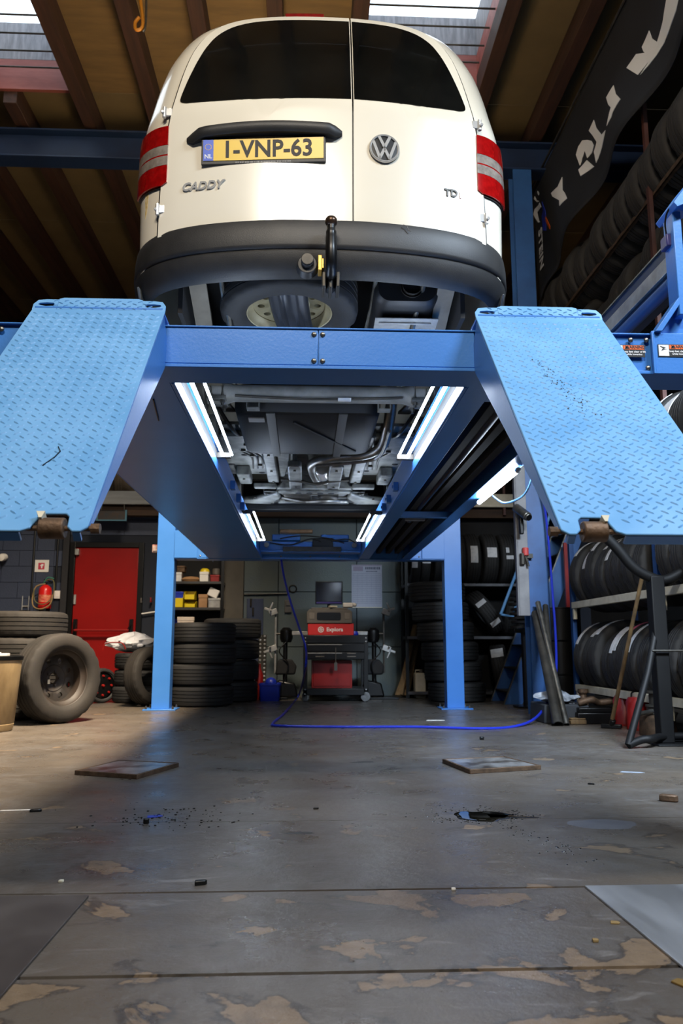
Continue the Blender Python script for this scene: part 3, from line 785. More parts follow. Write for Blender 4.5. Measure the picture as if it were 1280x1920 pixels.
WE = smooth_outline([(.60, 2.962), (.628, 2.978), (.622, 3.03), (.600, 3.12), (.570, 3.22), (.535, 3.31), (.492, 3.39), (.425, 3.447), (.33, 3.478), (.22, 3.488)], n=3)
WE = [p for p in WE]
V(patch([(-x, z) for x, z in WE] + [(SP-.006, 3.491), (SP-.006, 2.955), (-.2, 2.950), (-.45, 2.953)], .0125, .004, 9, (-.22, 3.2)), 'window', GLASSD, doorL, smooth=50)
V(patch([(x, z) for x, z in WE] + [(SP+.007, 3.491), (SP+.007, 2.955), (.3, 2.953), (.45, 2.953)], .0125, .004, 9, (.33, 3.2)), 'window', GLASSD, doorR, smooth=50)
# pressed plate recess edge lines: shallow ridge around the plate field
def ridge(pts, r, m, nm, par, off):
    V(MB().tube([RS(x, z, off) for x, z in pts], r, n=8), nm, m, par)
# brake lamp on the roof edge
V(patch([(-.18, 3.558), (-.0, 3.559), (-.0, 3.592), (-.17, 3.590)], .020, .02, 3), 'brake_lamp', REDL)
# --- grip moulding above the plate
gl, gr = -.592, .076
prof = []
rg = []
for i in range(25):
    t = i/24; x = gl+(gr-gl)*t
    arch = 2.818 + .012*math.sin(PI*t) - .03*max(0, 1-t/.09)**1.6 - .022*max(0, 1-(1-t)/.06)**1.6
    hgt = .062*min(1, (t+.012)/.06)**.6*min(1, (1.012-t)/.05)**.6
    dep = .052*min(1, (t+.02)/.12)**.7*min(1, (1.02-t)/.10)**.7
    base = RS(x, arch-hgt*.5, .012)
    sec = [(0, .5), (.45, .42), (.9, .22), (1.0, 0), (.97, -.2), (.80, -.46), (.72, -.5), (.3, -.42), (0, -.5)]
    rg.append([Vector((x, base.y-a*dep+.004, base.z+b*hgt)) for a, b in sec])
grip = V(MB().loft(rg, closed=True, cap0=True, cap1=True), 'grip_moulding', BLACKP, doorL, smooth=40)
sc_ = rg[21][1]; V(MB().cyl((sc_.x, sc_.y-.001, sc_.z-.008), (sc_.x, sc_.y-.006, sc_.z-.009), .007, n=12), 'lock_cap', CREAM, doorL)
# --- number plate
pa, pb_ = RS(-.520, 2.692, .016), RS(.007, 2.692, .012)
px_ = (pa+pb_)/2; rot = math.atan2(pb_.y-pa.y, pb_.x-pa.x)
plate = V(MB().span((-.266, -.010, -.052), (.266, .006, .064)), 'plate_holder', BLACKP, doorL, bevel=.003)
plate.location = px_ + Vector((0, -.004, .004)); plate.rotation_euler = (R_(4), 0, rot)
# sub-parts hang on the door at the same pose so the tree stays three deep
def PLT(nm, me):
    o = newobj(nm, me, doorL); o.location = plate.location; o.rotation_euler = plate.rotation_euler; return o
PLT('number_plate', MB().span((-.257, -.0125, -.036), (.257, -.010, .058)).mesh('number_plate', YELLOWP, None))
PLT('plate_band', MB().span((-.257, -.0130, -.036), (-.213, -.0124, .058)).mesh('plate_band', PLATEBLUE, None))
def plate_text(txt, size, x, z, m, bold=0., nm='plate_characters', sp=1., sx=1.):
    me = text_mesh(txt, size, .0006, m, nm, bold=bold, spacing=sp)
    me.transform(Matrix.Translation((x, -.0135, z)) @ Matrix.Rotation(R_(90), 4, 'X') @ Matrix.Diagonal((sx, 1, 1, 1)))
    return PLT(nm, me)
plate_text('1-VNP-63', .104, .018, .009, INK, .0022, sp=1.0, sx=.93)
plate_text('NL', .026, -.235, -.018, WHITEINK, .0006, 'plate_country_letters')
st = MB()
for k in range(12):
    a = 2*PI*k/12; st.cyl((-.235+.013*math.cos(a), -.0128, .025+.013*math.sin(a)), (-.235+.013*math.cos(a), -.0135, .025+.013*math.sin(a)), .0022, n=5)
PLT('plate_star_ring', st.mesh('plate_star_ring', YELLOWP, None))
hm = MB(); xx = -.118
while xx < .12:
    w = random.choice((.003, .005, .006, .004)); hm.span((xx, -.0112, -.0475), (xx+w, -.0098, -.0425)); xx += w + random.choice((.002, .002, .0025, .006))
PLT('holder_lettering', hm.mesh('holder_lettering', mat('grey print', '#8a8884', rough=.6), None))
# --- badges
def on_tail(me, x, z, nm, par, off=.0125):
    p = RS(x, z, off); dx = RS(x+.02, z, off)-RS(x-.02, z, off); dz = RS(x, z+.02, off)-RS(x, z-.02, off)
    X = dx.normalized(); Zv = dz.normalized(); Nn = X.cross(Zv).normalized()
    o = newobj(nm, me, par); o.matrix_local = Matrix(((X.x, Zv.x, Nn.x, p.x), (X.y, Zv.y, Nn.y, p.y), (X.z, Zv.z, Nn.z, p.z), (0, 0, 0, 1)))
    return o
on_tail(text_mesh('CADDY', .050, .004, CHROME, shear=.28, bold=.0016, spacing=1.06), -.517, 2.553, 'model_badge', doorL)
on_tail(text_mesh('TD', .045, .003, STEELD, bold=.002, spacing=1.05), .548, 2.553, 'engine_badge', doorR)
on_tail(text_mesh('I', .040, .003, REDL, bold=.0022), .592, 2.551, 'engine_badge_letter', doorR)
E1 = MB().lathe([(0, .004), (.05, .006), (.064, .004), (.066, 0)], 40).mesh('emblem_disc', BLACKM)
on_tail(E1, .256, 2.722, 'emblem_disc', doorR)
em = MB().lathe([(.0655, .004), (.065, .010), (.061, .012), (.057, .010), (.0565, .004)], 48)
def stroke(a, b, w):
    a, b = Vector((*a, 0)), Vector((*b, 0)); d = (b-a).normalized(); n = Vector((-d.y, d.x, 0))*w/2
    em.prism([((a+n).x, (a+n).y), ((a-n).x, (a-n).y), ((b-n).x, (b-n).y), ((b+n).x, (b+n).y)], lambda p, q, t: Vector((p, q, .004+t)), .0075)
W_ = .0125
stroke((-.024, .053), (-.001, .006), W_); stroke((.024, .053), (.001, .006), W_)
stroke((-.049, .030), (-.0205, -.050), W_); stroke((.049, .030), (.0205, -.050), W_)
stroke((-.022, -.050), (.001, -.001), W_); stroke((.022, -.050), (-.001, -.001), W_)
on_tail(em.mesh('emblem', CHROME, 30), .256, 2.722, 'emblem', doorR).__setitem__('label', 'round chrome two letter emblem')
# --- hinges
for x, z in ((-.690, 2.925), (-.704, 2.468), (.685, 2.905), (.703, 2.462)):
    p = RS(x, z, .016); s = 1 if x > 0 else -1; d_ = doorR if s > 0 else doorL
    V(MB().cyl(p+Vector((0, -.006, -.026)), p+Vector((0, -.006, .026)), .0085, n=10).box(p+Vector((-s*.016, 0, .004)), (.034, .012, .036)).cyl(p+Vector((s*.006, -.008, -.004)), p+Vector((s*.006, -.024, -.006)), .007, n=8), 'hinge', CHROME, d_, bevel=.002)
# --- tail lamps: red, clear, clear, red bands wrapped round the corner
def band(fn, s0, s1, t0, t1, off, thick, m, nm, par, ns=10, ntt=8):
    g = []
    for i in range(ns+1):
        row = []
        for j in range(ntt+1):
            x, z = fn(s0+(s1-s0)*i/ns, t0+(t1-t0)*j/ntt); row.append(RS(x, z, off))
        g.append(row)
    mb = MB(); n = ntt+1
    vs = [p for row in g for p in row]
    mb.add(vs, [(i*n+j, i*n+j+1, (i+1)*n+j+1, (i+1)*n+j) for i in range(ns) for j in range(ntt)])
    # skirt
    rim = [g[0][j] for j in range(n)] + [g[i][-1] for i in range(1, ns+1)] + [g[-1][j] for j in range(n-2, -1, -1)] + [g[i][0] for i in range(ns-1, 0, -1)]
    c = Vector((0, .9, 0)).normalized()
    low = [p + Vector((-.25*(1 if p.x > 0 else -1), 1, 0)).normalized()*thick for p in rim]
    mb.loft([rim, low])
    return V(mb, nm, m, par, smooth=40)
def lamp_fn(s):
    inner = smooth_outline([(.662, 2.575), (.664, 2.62), (.668, 2.72), (.664, 2.85)], n=4)
    def f(u, v):                            # u 0 inner .. 1 outer, v 0 bottom .. 1 top
        zi0, zi1 = 2.580, 2.858; zo0, zo1 = 2.592, 2.880
        z0 = zi0+(zo0-zi0)*u; z1 = zi1+(zo1-zi1)*u-.010*u*u
        z = z0+(z1-z0)*v
        xi_ = .668 if v > .04 else .668+.02*(1-v/.04)
        xo_ = .818-.004*v
        return s*(xi_+(xo_-xi_)*u), z
    return f
for s in (-1, 1):
    f = lamp_fn(s)
    tl = band(f, -.03, 1.0, -.02, 1.02, .008, .02, BLACKM, 'tail_lamp', van); tl['label'] = 'red and clear tail lamp on the %s corner' % ('left' if s < 0 else 'right')
    for t0, t1, m, nm in ((.0, .33, REDL, 'red_lens'), (.335, .49, CLEARL, 'clear_lens'), (.515, .67, CLEARL, 'clear_lens'), (.675, 1.0, REDL, 'red_lens')):
        band(f, .02, 1.0, t0, t1, .016, .012, m, nm, tl)
    band(f, .02, 1.0, .485, .52, .0155, .012, REDL, 'red_divider', tl)
# rust run below the left lamp
V(patch([(-.785, 2.585), (-.765, 2.582), (-.772, 2.50), (-.780, 2.47)], .0012, .003, 3), 'rust_stain', mat('rust run', '#b59a5c', '#d0bf95', rough=.6, scale=60), smooth=50)

# --- bumper swept round the tail
PATH = [(0, 3.055), (.18, 3.06), (.35, 3.08), (.5, 3.11), (.62, 3.15), (.72, 3.205), (.79, 3.27), (.84, 3.36), (.868, 3.46), (.882, 3.56), (.89, 3.70)]
PATH = [(p.x, p.y) for p in spline([Vector((a, b, 0)) for a, b in PATH], 4)]
PATH = [(a*.972, b) for a, b in PATH]
full = [(-a, b) for a, b in PATH[::-1]] + PATH[1:]
# (outward, height) ; the crease splits face and lower tuck
SEC = [(-.11, 2.362), (-.010, 2.366), (.003, 2.362), (.008, 2.352), (.014, 2.31), (.016, 2.25), (.012, 2.236), (.003, 2.231), (.002, 2.226), (.010, 2.221), (.006, 2.195), (-.012, 2.155), (-.035, 2.134), (-.06, 2.128), (-.062, 2.136), (-.035, 2.165), (-.02, 2.22), (-.05, 2.35)]
rg = []
for i, (x, y) in enumerate(full):
    a = full[max(i-1, 0)]; b = full[min(i+1, len(full)-1)]
    d = Vector((b[0]-a[0], b[1]-a[1], 0)).normalized(); n = Vector((d.y, -d.x, 0))
    low = .0
    rg.append([Vector((x, y, 0)) + n*o + Vector((0, 0, z - low*(1 if z < 2.29 else 0))) for o, z in SEC])
bump = V(MB().loft(rg, closed=True, cap0=True, cap1=True), 'bumper', BLACKP, smooth=45)
# scuff on the right half of the bumper
V(MB().tube([(.33, 3.058, 2.352), (.345, 3.058, 2.345), (.35, 3.061, 2.33), (.36, 3.06, 2.325)], .0022, n=5), 'scuff', GREYPL, bump)
# bumper return flanges at the wheel housings
for s in (-1, 1):
    V(MB().prism([(3.30, 2.168), (3.55, 2.172), (3.60, 2.10), (3.52, 2.0), (3.44, 2.03)], lambda a, b, t: Vector((s*(.80-(a-3.3)*.06)+t*s, a, b)), .012), 'wheel_housing_liner', UNDERW, bevel=.003)
# --- tow bar: ball, curved neck, bracket, side socket
tow = V(MB().tube(spline([(-.060, 3.16, 2.110), (-.060, 3.06, 2.100), (-.060, 2.985, 2.120), (-.060, 2.965, 2.18), (-.060, 2.975, 2.25), (-.060, 2.975, 2.295)], 6), [.023]*20+[.0225]*4+[.021]*3+[.017]*4, n=16), 'tow_bar', BLACKM)
V(MB().lathe([(0, .0245)] + [(.0255*math.sin(a), .0245*math.cos(a)) for a in [k*PI/12 for k in range(1, 12)]] + [(0, -.0245)], 24, Matrix.Translation((-.060, 2.975, 2.312))), 'tow_ball', mat('greased ball', '#3a2c22', '#4a382b', rough=.3, metal=.7), tow)
V(MB().span((-.095, 3.02, 2.055), (-.080, 3.13, 2.12)).span((-.067, 3.02, 2.05), (-.053, 3.13, 2.12)).span((-.038, 3.02, 2.055), (-.023, 3.13, 2.12)), 'tow_bracket', STEELD, tow, bevel=.003)
V(MB().cyl((-.155, 3.01, 2.145), (-.155, 3.055, 2.145), .040, .046, n=20).cyl((-.155, 2.99, 2.152), (-.155, 3.012, 2.152), .026, n=20), 'trailer_socket', BLACKP, tow, bevel=.003)
V(MB().cyl((-.155, 2.985, 2.155), (-.155, 2.991, 2.155), .025, n=20), 'socket_cap', STEELD, tow, bevel=.002)
V(MB().span((-.112, 3.0, 2.115), (-.096, 3.06, 2.18)).span((-.097, 3.005, 2.125), (-.088, 3.06, 2.168)), 'socket_plate', mat('zinc yellow plate', '#b58a3a', '#c9a252', rough=.4, metal=.6), tow, bevel=.002)

for o in [tow]: o.location = (.087, 0, 0)
# ================================================================== VAN: wheels and underbody
def tyre_mesh(name, R, ri, w, m, seg=72, cut=True):
    prof = [(ri, .36*w), (ri+.012, .44*w), (ri+.3*(R-ri), .50*w), (ri+.62*(R-ri), .495*w), (R-.022, .455*w), (R-.008, .42*w), (R-.004, .36*w)]
    tread = []
    for z in (.25, .08, -.08, -.25):
        tread += [(R, (z+.022)*w), (R-.008, (z+.014)*w), (R-.008, (z-.014)*w), (R, (z-.022)*w)]
    rest = [(r, -z) for r, z in prof[::-1]]
    inner = [(ri+.006, -.30*w), (R-.03, -.38*w), (R-.024, 0), (R-.03, .38*w), (ri+.006, .30*w)]
    pr = prof + tread + rest + inner; k = len(pr); vs = []
    for i, (r, z) in enumerate(pr):
        for j in range(seg):
            rr = r
            if cut and j % 3 == 0 and (5 <= i <= 6 or len(prof)+len(tread) <= i <= len(prof)+len(tread)+1): rr = r-.007
            t = 2*PI*j/seg; vs.append((rr*math.cos(t), rr*math.sin(t), z))
    fs = [(i*seg+j, i*seg+(j+1) % seg, ((i+1) % k)*seg+(j+1) % seg, ((i+1) % k)*seg+j) for i in range(k) for j in range(seg)]
    return MB().add(vs, fs).mesh(name, m, 40)
def steel_rim(name, ri, w, m, holes=10, rh=.016, off=.02):
    """pressed steel rim: barrel, dish, ring of round holes, hub"""
    mb = MB(); s = ri/.19
    mb.lathe([(ri+.012, .42*w), (ri+.008, .44*w), (ri-.004, .40*w), (ri-.010, .30*w), (ri-.03*s, .2*w), (ri-.03*s, -.3*w), (ri-.006, -.36*w), (ri+.012, -.42*w)], 48)
    r0, r1 = ri-.03*s, ri-.098*s; zc = off
    rm = (r0+r1)/2
    for k in range(holes):
        a0 = 2*PI*k/holes; a1 = 2*PI*(k+1)/holes; am = (a0+a1)/2
        ob = []
        for (ra, aa, rb, ab) in ((r0, a0, r0, a1), (r0, a1, r1, a1), (r1, a1, r1, a0), (r1, a0, r0, a0)):
            for q in range(4):
                t = q/4; ob.append((ra+(rb-ra)*t, aa+(ab-aa)*t))
        o3 = [Vector((r*math.cos(a), r*math.sin(a), zc + .01*((r-r1)/(r0-r1)))) for r, a in ob]
        c = Vector((rm*math.cos(am), rm*math.sin(am), zc+.008))
        ir = []
        for p in o3:
            d = p-c; d.z = 0; d.normalize(); ir.append(c + d*rh*s)
        lo_ = [p - Vector((0, 0, .02)) for p in ir]
        mb.loft([o3, ir, lo_])
    mb.lathe([(r1, zc), (r1-.006, zc+.004), (.055*s, zc-.012), (.040*s, zc-.010), (.034*s, zc+.002), (.034*s, zc-.03)], 40)
    for k in range(5):
        a = 2*PI*k/5; p = Vector((.047*s*math.cos(a), .047*s*math.sin(a), 0))
        mb.cyl(p+Vector((0, 0, zc-.015)), p+Vector((0, 0, zc+.004)), .008*s, n=6)
    return mb.mesh(name, m, 35)
T_CAR = tyre_mesh('tyre', .315, .195, .195, RUBBER)
RIM_BEIGE = steel_rim('rim', .195, .17, mat('beige steel rim', '#8d8364', '#a3997a', rough=.45, metal=.2, scale=12))
RIM_BLACK = steel_rim('rim', .195, .17, BLACKM)
for sx in (-1, 1):
    for y in (4.12, 6.80):
        tw = newobj('road_wheel', T_CAR, van, (sx*.765, y, TREAD+.315), (0, R_(90)*sx, 0))
        newobj('rim', RIM_BLACK, tw)
# spare wheel hung below the tail floor, its carrier strap in front
sp = newobj('spare_wheel', T_CAR, van, (-.150, 3.46, 2.19), (R_(180-4), 0, R_(18)))
newobj('rim', RIM_BEIGE, sp)
rg = []
for i in range(9):
    t = i/8; y = 3.13+.86*t; z = 2.162-.085*math.sin(PI*min(1, t*1.35))**.8 - .02*t; x = -.165+.09*t
    prof = [(-.088, .012), (-.080, 0), (-.062, 0), (-.050, .014), (-.030, .014), (-.018, 0), (.018, 0), (.030, .014), (.050, .014), (.062, 0), (.080, 0), (.088, .012)]
    w = 1.0-.12*t
    rg.append([Vector((x+a*w, y, z+b)) for a, b in prof] + [Vector((x+a*w, y, z+b+.004)) for a, b in prof[::-1]])
V(MB().loft(rg, closed=True, cap0=True, cap1=True), 'spare_wheel_carrier', mat('carrier steel', '#24272d', '#2f3238', rough=.45, metal=.3, scale=6), smooth=50)
# floor pan pieces
V(MB().span((-.68, 3.34, 2.40), (.68, 4.9, 2.42)), 'rear_floor', UNDERD)
V(MB().span((-.76, 4.85, 2.12), (.76, 6.3, 2.14)), 'front_floor', UNDERW)
for s in (-1, 1):
    V(MB().span((s*.44-.04, 3.22, 2.27), (s*.44+.04, 4.9, 2.40)), 'chassis_rail', UNDERD, bevel=.006)
    V(MB().span((s*.72-.05, 4.5, 2.03), (s*.72+.05, 6.35, 2.14)), 'sill', UNDERW, bevel=.012)
    V(MB().span((s*.33-.045, 4.9, 2.06), (s*.33+.045, 6.35, 2.12)), 'floor_rail', UNDERW, bevel=.012)
    # wheel housing inner wall
    V(MB().span((s*.62-.01, 3.3, 2.05), (s*.62+.01, 4.6, 2.40)), 'wheel_housing', DARK)
    # leaf spring: shackle, arched leaves down to the axle and on to the front eye
    mb = MB()
    for k in range(4):
        pts = spline([(s*.545, 3.17, 2.20), (s*.545, 3.40, 2.135), (s*.55, 3.75, 2.04), (s*.555, 4.12, 1.99), (s*.56, 4.5, 2.02), (s*.56, 4.95, 2.10)], 5)
        i0 = 0 if k < 2 else 3*k; i1 = len(pts)-i0
        rr = []
        for p in pts[i0:i1]:
            z = p.z + k*.009; rr.append([Vector((p.x-.038, p.y, z)), Vector((p.x+.038, p.y, z)), Vector((p.x+.038, p.y, z+.008)), Vector((p.x-.038, p.y, z+.008))])
        mb.loft(rr, cap0=True, cap1=True)
    lf = V(mb, 'leaf_spring', LEAF, smooth=30)
    V(MB().cyl((s*.545-.055, 3.165, 2.205), (s*.545+.055, 3.165, 2.205), .022, n=12).span((s*.545-.055, 3.15, 2.20), (s*.545-.045, 3.19, 2.30)).span((s*.545+.045, 3.15, 2.20), (s*.545+.055, 3.19, 2.30)), 'shackle', STEEL, lf, bevel=.002)
    V(MB().tube(spline([(s*.44, 3.2, 2.20), (s*.44, 3.35, 2.16), (s*.42, 3.5, 2.06), (s*.47, 3.8, 2.02)], 5), .012, n=8), 'brake_line', STEEL)
    # damper
    V(MB().cyl((s*.42, 4.02, 2.0), (s*.36, 4.65, 2.22), .028, n=14).cyl((s*.42, 4.02, 2.0), (s*.43, 3.96, 1.98), .018, n=10), 'damper', STEELD)
    # brake drum and backing plate
    V(MB().cyl((s*.60, 4.12, 1.995), (s*.66, 4.12, 1.995), .13, n=28), 'brake_drum', STEELD, bevel=.006)
# rear axle tube with spring seats
AXY, AXZ = 4.16, 1.97
ax = V(MB().tube([(-.66, AXY, AXZ), (-.50, AXY, AXZ), (-.46, AXY, AXZ), (.46, AXY, AXZ), (.50, AXY, AXZ), (.66, AXY, AXZ)], [.062, .062, .048, .048, .062, .062], n=20), 'rear_axle', mat('grey axle paint', '#8b8a85', '#6c6b66', rough=.5, scale=7), smooth=50)
for s in (-1, 1):
    V(MB().span((s*.545-.05, AXY-.075, AXZ-.055), (s*.545+.05, AXY+.075, AXZ-.035)), 'spring_plate', UNDERW, ax, bevel=.003)
    for dx in (-.03, .03):
        for dy in (-.055, .055):
            V(MB().cyl((s*.545+dx, AXY+dy, AXZ-.085), (s*.545+dx, AXY+dy, AXZ+.04), .008, n=8).cyl((s*.545+dx, AXY+dy, AXZ-.072), (s*.545+dx, AXY+dy, AXZ-.056), .013, n=6), 'spring_bolt', STEEL, ax)
    bx = s*.36
    V(MB().span((bx-.035, AXY+.03, AXZ-.07), (bx-.030, AXY+.10, AXZ-.01)).span((bx+.030, AXY+.03, AXZ-.07), (bx+.035, AXY+.10, AXZ-.01)).span((bx-.03, AXY+.03, AXZ-.07), (bx+.03, AXY+.10, AXZ-.065)), 'damper_bracket', UNDERW, ax, bevel=.002)
V(MB().tube(spline([(-.45, AXY-.05, AXZ-.03), (-.1, AXY-.055, AXZ-.045), (.2, AXY-.05, AXZ-.04), (.45, AXY-.05, AXZ-.03)], 5), .006, n=6), 'brake_pipe', STEELD, ax)
V(MB().span((.10, AXY-.07, AXZ-.055), (.17, AXY-.05, AXZ-.04)), 'pipe_label', LABELW, ax)
# tail silencer: big flattened drum with outlet, heat shield next to it
rr = []
for (y, f) in ((3.30, .88), (3.315, .97), (3.34, 1.0), (3.95, 1.0), (3.99, .85)):
    rr.append([Vector((.375+(a-.0)*f, y, 2.20+b*f)) for a, b in rrect(-.145, -.085, .145, .085, .06, 5)])
sil = V(MB().loft(rr, cap0=True, cap1=True), 'silencer', UNDERD, smooth=40)
V(MB().lathe([(.050, 0), (.050, -.03), (.042, -.03), (.042, .015)], 24, Matrix.Translation((.395, 3.29, 2.19)) @ Matrix.Rotation(R_(-90), 4, 'X') @ Matrix.Scale(-1, 4, (0, 0, 1))), 'outlet_ring', STEELD, sil)
V(MB().cyl((.395, 3.305, 2.19), (.395, 3.299, 2.19), .042, n=24), 'outlet_bore', DARK, sil)
V(MB().prism([(.24, 3.40), (.53, 3.40), (.54, 4.02), (.25, 4.02)], lambda a, b, t: Vector((a, b, 2.085-(b-3.4)*.03+t)), .006).tube([(.26, 3.44, 2.08), (.50, 3.44, 2.08)], .006, n=6), 'heat_shield', mat('dull aluminium shield', '#8d8d8b', '#a3a3a0', rough=.5, metal=.4, scale=20, bump=.2), bevel=.002)
V(MB().tube(spline([(.235, 3.16, 2.23), (.23, 3.5, 2.18), (.22, 3.9, 2.16)], 4), .010, n=8), 'cable', UNDERW)
# tank, straps, exhaust
rr = []
for (z, f) in ((2.30, 1.0), (2.10, 1.0), (2.055, .97), (2.045, .93)):
    rr.append([Vector((-.06+a*f, 4.84+b*f, z)) for a, b in rrect(-.42, -.50, .42, .50, .10, 5)])
tank = V(MB().loft(rr, cap1=True), 'fuel_tank', TANKP, smooth=40)
for x in (-.27, .14):
    V(MB().span((x-.025, 4.33, 2.038), (x+.025, 5.35, 2.044)), 'tank_strap', mat('tank strap steel', '#4b4b49', rough=.5, metal=.4), tank)
V(MB().box((.06, 4.85, 2.040), (.016, .8, .010), Matrix.Rotation(R_(-30), 3, 'Z')), 'tank_rib', TANKP, tank, bevel=.003)
V(MB().span((-.40, 4.42, 2.036), (-.31, 4.50, 2.043)), 'tank_label', GREYPL, tank)
V(MB().tube(spline([(.40, 3.97, 2.20), (.43, 4.3, 2.16), (.44, 4.8, 1.96), (.42, 5.15, 1.92), (.30, 5.36, 1.92), (.10, 5.44, 1.92), (-.02, 5.6, 1.92), (-.02, 5.9, 1.93), (.02, 6.2, 1.92), (.08, 6.5, 1.91)], 6), .034, n=16), 'exhaust_pipe', mat('exhaust steel', '#6c6963', '#8a8780', rough=.35, metal=.75, scale=9), smooth=60)
V(MB().cyl((.05, 5.82, 2.06), (.08, 6.12, 2.05), .055, n=18), 'flex_pipe', CHROME, bevel=.01)
V(MB().tube(spline([(.0, 5.46, 2.0), (.28, 5.30, 1.99), (.42, 5.16, 2.0), (.43, 4.6, 2.02)], 5), .011, n=8), 'tank_frame_tube', STEEL)
# tunnel sides and cross braces
for s in (-1, 1):
    V(MB().prism([(5.55, 2.02), (6.3, 2.0), (6.3, 2.14), (5.55, 2.14)], lambda a, b, t: Vector((s*(.135+.02*(a-5.5))+t*s, a, b)), .03), 'tunnel_wall', UNDERW, bevel=.01)
    V(MB().prism(rrect(5.5, .10, 6.35, .20, .04), lambda a, b, t: Vector((s*b, a, 2.0+t)), .05), 'tunnel_lip', UNDERW, bevel=.01)
    for j in range(3):
        o_ = s*(.45+.035*j)
        V(MB().tube(spline([(o_+s*.05, 5.05, 2.10), (o_, 5.4, 2.09), (o_-s*.06, 5.6, 2.09), (o_-s*.05, 5.95, 2.09)], 5), .007, n=6), 'brake_line', STEELD)
    V(MB().prism([(4.98, .36), (5.35, .40), (5.5, .62), (5.3, .70), (5.0, .66)], lambda a, b, t: Vector((s*b, a, 2.085+t)), .04), 'floor_pressing', UNDERW, bevel=.015)
    V(MB().span((s*.55-.05, 5.98, 2.04), (s*.55+.05, 6.32, 2.12)), 'outrigger', UNDERW, bevel=.012)
    # front suspension: lower arm, link, hub
    V(MB().prism([(6.42, .30), (6.62, .28), (6.90, .38), (6.86, .66), (6.76, .68), (6.66, .50)], lambda a, b, t: Vector((s*b, a, 1.98+t)), .035), 'control_arm', UNDERW, bevel=.012)
    V(MB().cyl((s*.28, 6.95, 2.03), (s*.64, 6.88, 2.0), .012, n=10), 'track_rod', STEELD)
    V(MB().cyl((s*.62, 6.80, 1.995), (s*.67, 6.80, 1.995), .12, n=28), 'brake_disc', STEEL)
    V(MB().span((s*.40-.09, 6.35, 2.02), (s*.40+.09, 6.42, 2.06)), 'subframe_lug', UNDERW, bevel=.008)
V(MB().tube(spline([(-.26, 5.98, 2.01), (-.12, 5.99, 2.0), (0, 6.02, 1.985), (.12, 5.99, 2.0), (.26, 5.98, 2.01)], 4), .012, n=8), 'cross_brace', STEELD)
# front subframe with round openings
sf = V(MB().span((-.42, 6.44, 2.0), (.42, 6.52, 2.06)).span((-.36, 6.90, 2.0), (.36, 6.98, 2.06)).span((-.42, 6.44, 2.0), (-.30, 6.98, 2.05)).span((.30, 6.44, 2.0), (.42, 6.98, 2.05)), 'front_subframe', UNDERW, bevel=.01)
for x in (-.13, -.04, .05, .14):
    V(MB().cyl((x, 6.48, 1.998), (x, 6.48, 2.02), .026, n=16), 'subframe_hole', DARK, sf)
V(MB().span((-.30, 6.53, 2.05), (.30, 6.9, 2.30)), 'gearbox', ALU, bevel=.04)
V(MB().span((-.26, 6.56, 1.99), (-.02, 6.84, 2.06)).cyl((.12, 6.7, 1.98), (.12, 6.7, 2.06), .09, n=20), 'oil_pan', STEELD, bevel=.02)
V(MB().span((-.62, 7.0, 2.05), (.62, 7.42, 2.08)), 'front_undertray', UNDERD, bevel=.01)
V(MB().span((-.80, 7.36, 1.87), (.80, 7.44, 2.16)).span((-.80, 7.0, 1.95), (-.72, 7.36, 2.1)).span((.72, 7.0, 1.95), (.80, 7.36, 2.1)), 'front_bumper', UNDERD, bevel=.02)
V(MB().span((-.75, 6.30, 2.06), (.75, 6.36, 2.40)), 'bulkhead', UNDERD)

# plugs, bolts and clips pressed into the floor
PLUG = MB().lathe([(0, -.006), (.018, -.005), (.024, -.001), (.026, .002)], 16).mesh('floor_plug', DARK)
BOLT = MB().cyl((0, 0, -.012), (0, 0, .004), .010, n=6).mesh('floor_bolt', STEEL)
CLIP = MB().span((-.016, -.01, -.012), (.016, .01, .004)).mesh('pipe_clip', STEELD)
rnd = random.Random(77)
for s in (-1, 1):
    for x, y in ((.24, 5.15), (.24, 5.75), (.5, 5.65), (.62, 5.2), (.56, 6.05), (.42, 6.2), (.62, 5.9)):
        newobj('floor_plug', PLUG, van, (s*x+rnd.uniform(-.02, .02), y+rnd.uniform(-.06, .06), 2.12))
    for x, y, z in ((.33, 5.0, 2.06), (.33, 5.4, 2.06), (.33, 5.9, 2.06), (.33, 6.3, 2.06), (.72, 4.7, 2.03), (.72, 5.5, 2.03), (.72, 6.2, 2.03), (.38, 6.48, 2.0), (.38, 6.92, 2.0), (.55, 6.1, 2.04), (.15, 5.6, 2.0), (.15, 6.2, 2.0), (.50, 6.60, 1.98), (.62, 6.78, 1.98)):
        newobj('floor_bolt', BOLT, van, (s*x, y, z))
    for x, y in ((.47, 5.2), (.45, 5.5), (.41, 5.8), (.50, 5.35)):
        newobj('pipe_clip', CLIP, van, (s*x, y, 2.083))
    V(MB().prism([(5.02, .20), (5.5, .18), (5.9, .20), (6.3, .24), (6.3, .29), (5.0, .29)], lambda a, b, t: Vector((s*b, a, 2.10+t)), .02), 'floor_swage', UNDERW, bevel=.008)
    V(MB().tube(spline([(s*.60, 4.55, 2.16), (s*.52, 4.75, 2.06), (s*.50, 5.0, 2.09)], 5), .012, n=8), 'handbrake_cable', BLACKM)
    V(MB().span((s*.66-.05, 4.62, 2.0), (s*.66+.05, 4.80, 2.12)), 'spring_hanger', UNDERW, bevel=.008)
    V(MB().cyl((s*.66-.06, 4.93, 2.10), (s*.66+.06, 4.93, 2.10), .03, n=12), 'spring_eye', UNDERW, bevel=.008)
V(MB().prism([(-.30, 2.0), (.30, 2.0), (.26, 2.06), (-.26, 2.06)], lambda a, b, t: Vector((a, 6.28+t, b)), .05), 'tunnel_bridge', UNDERW, bevel=.008)
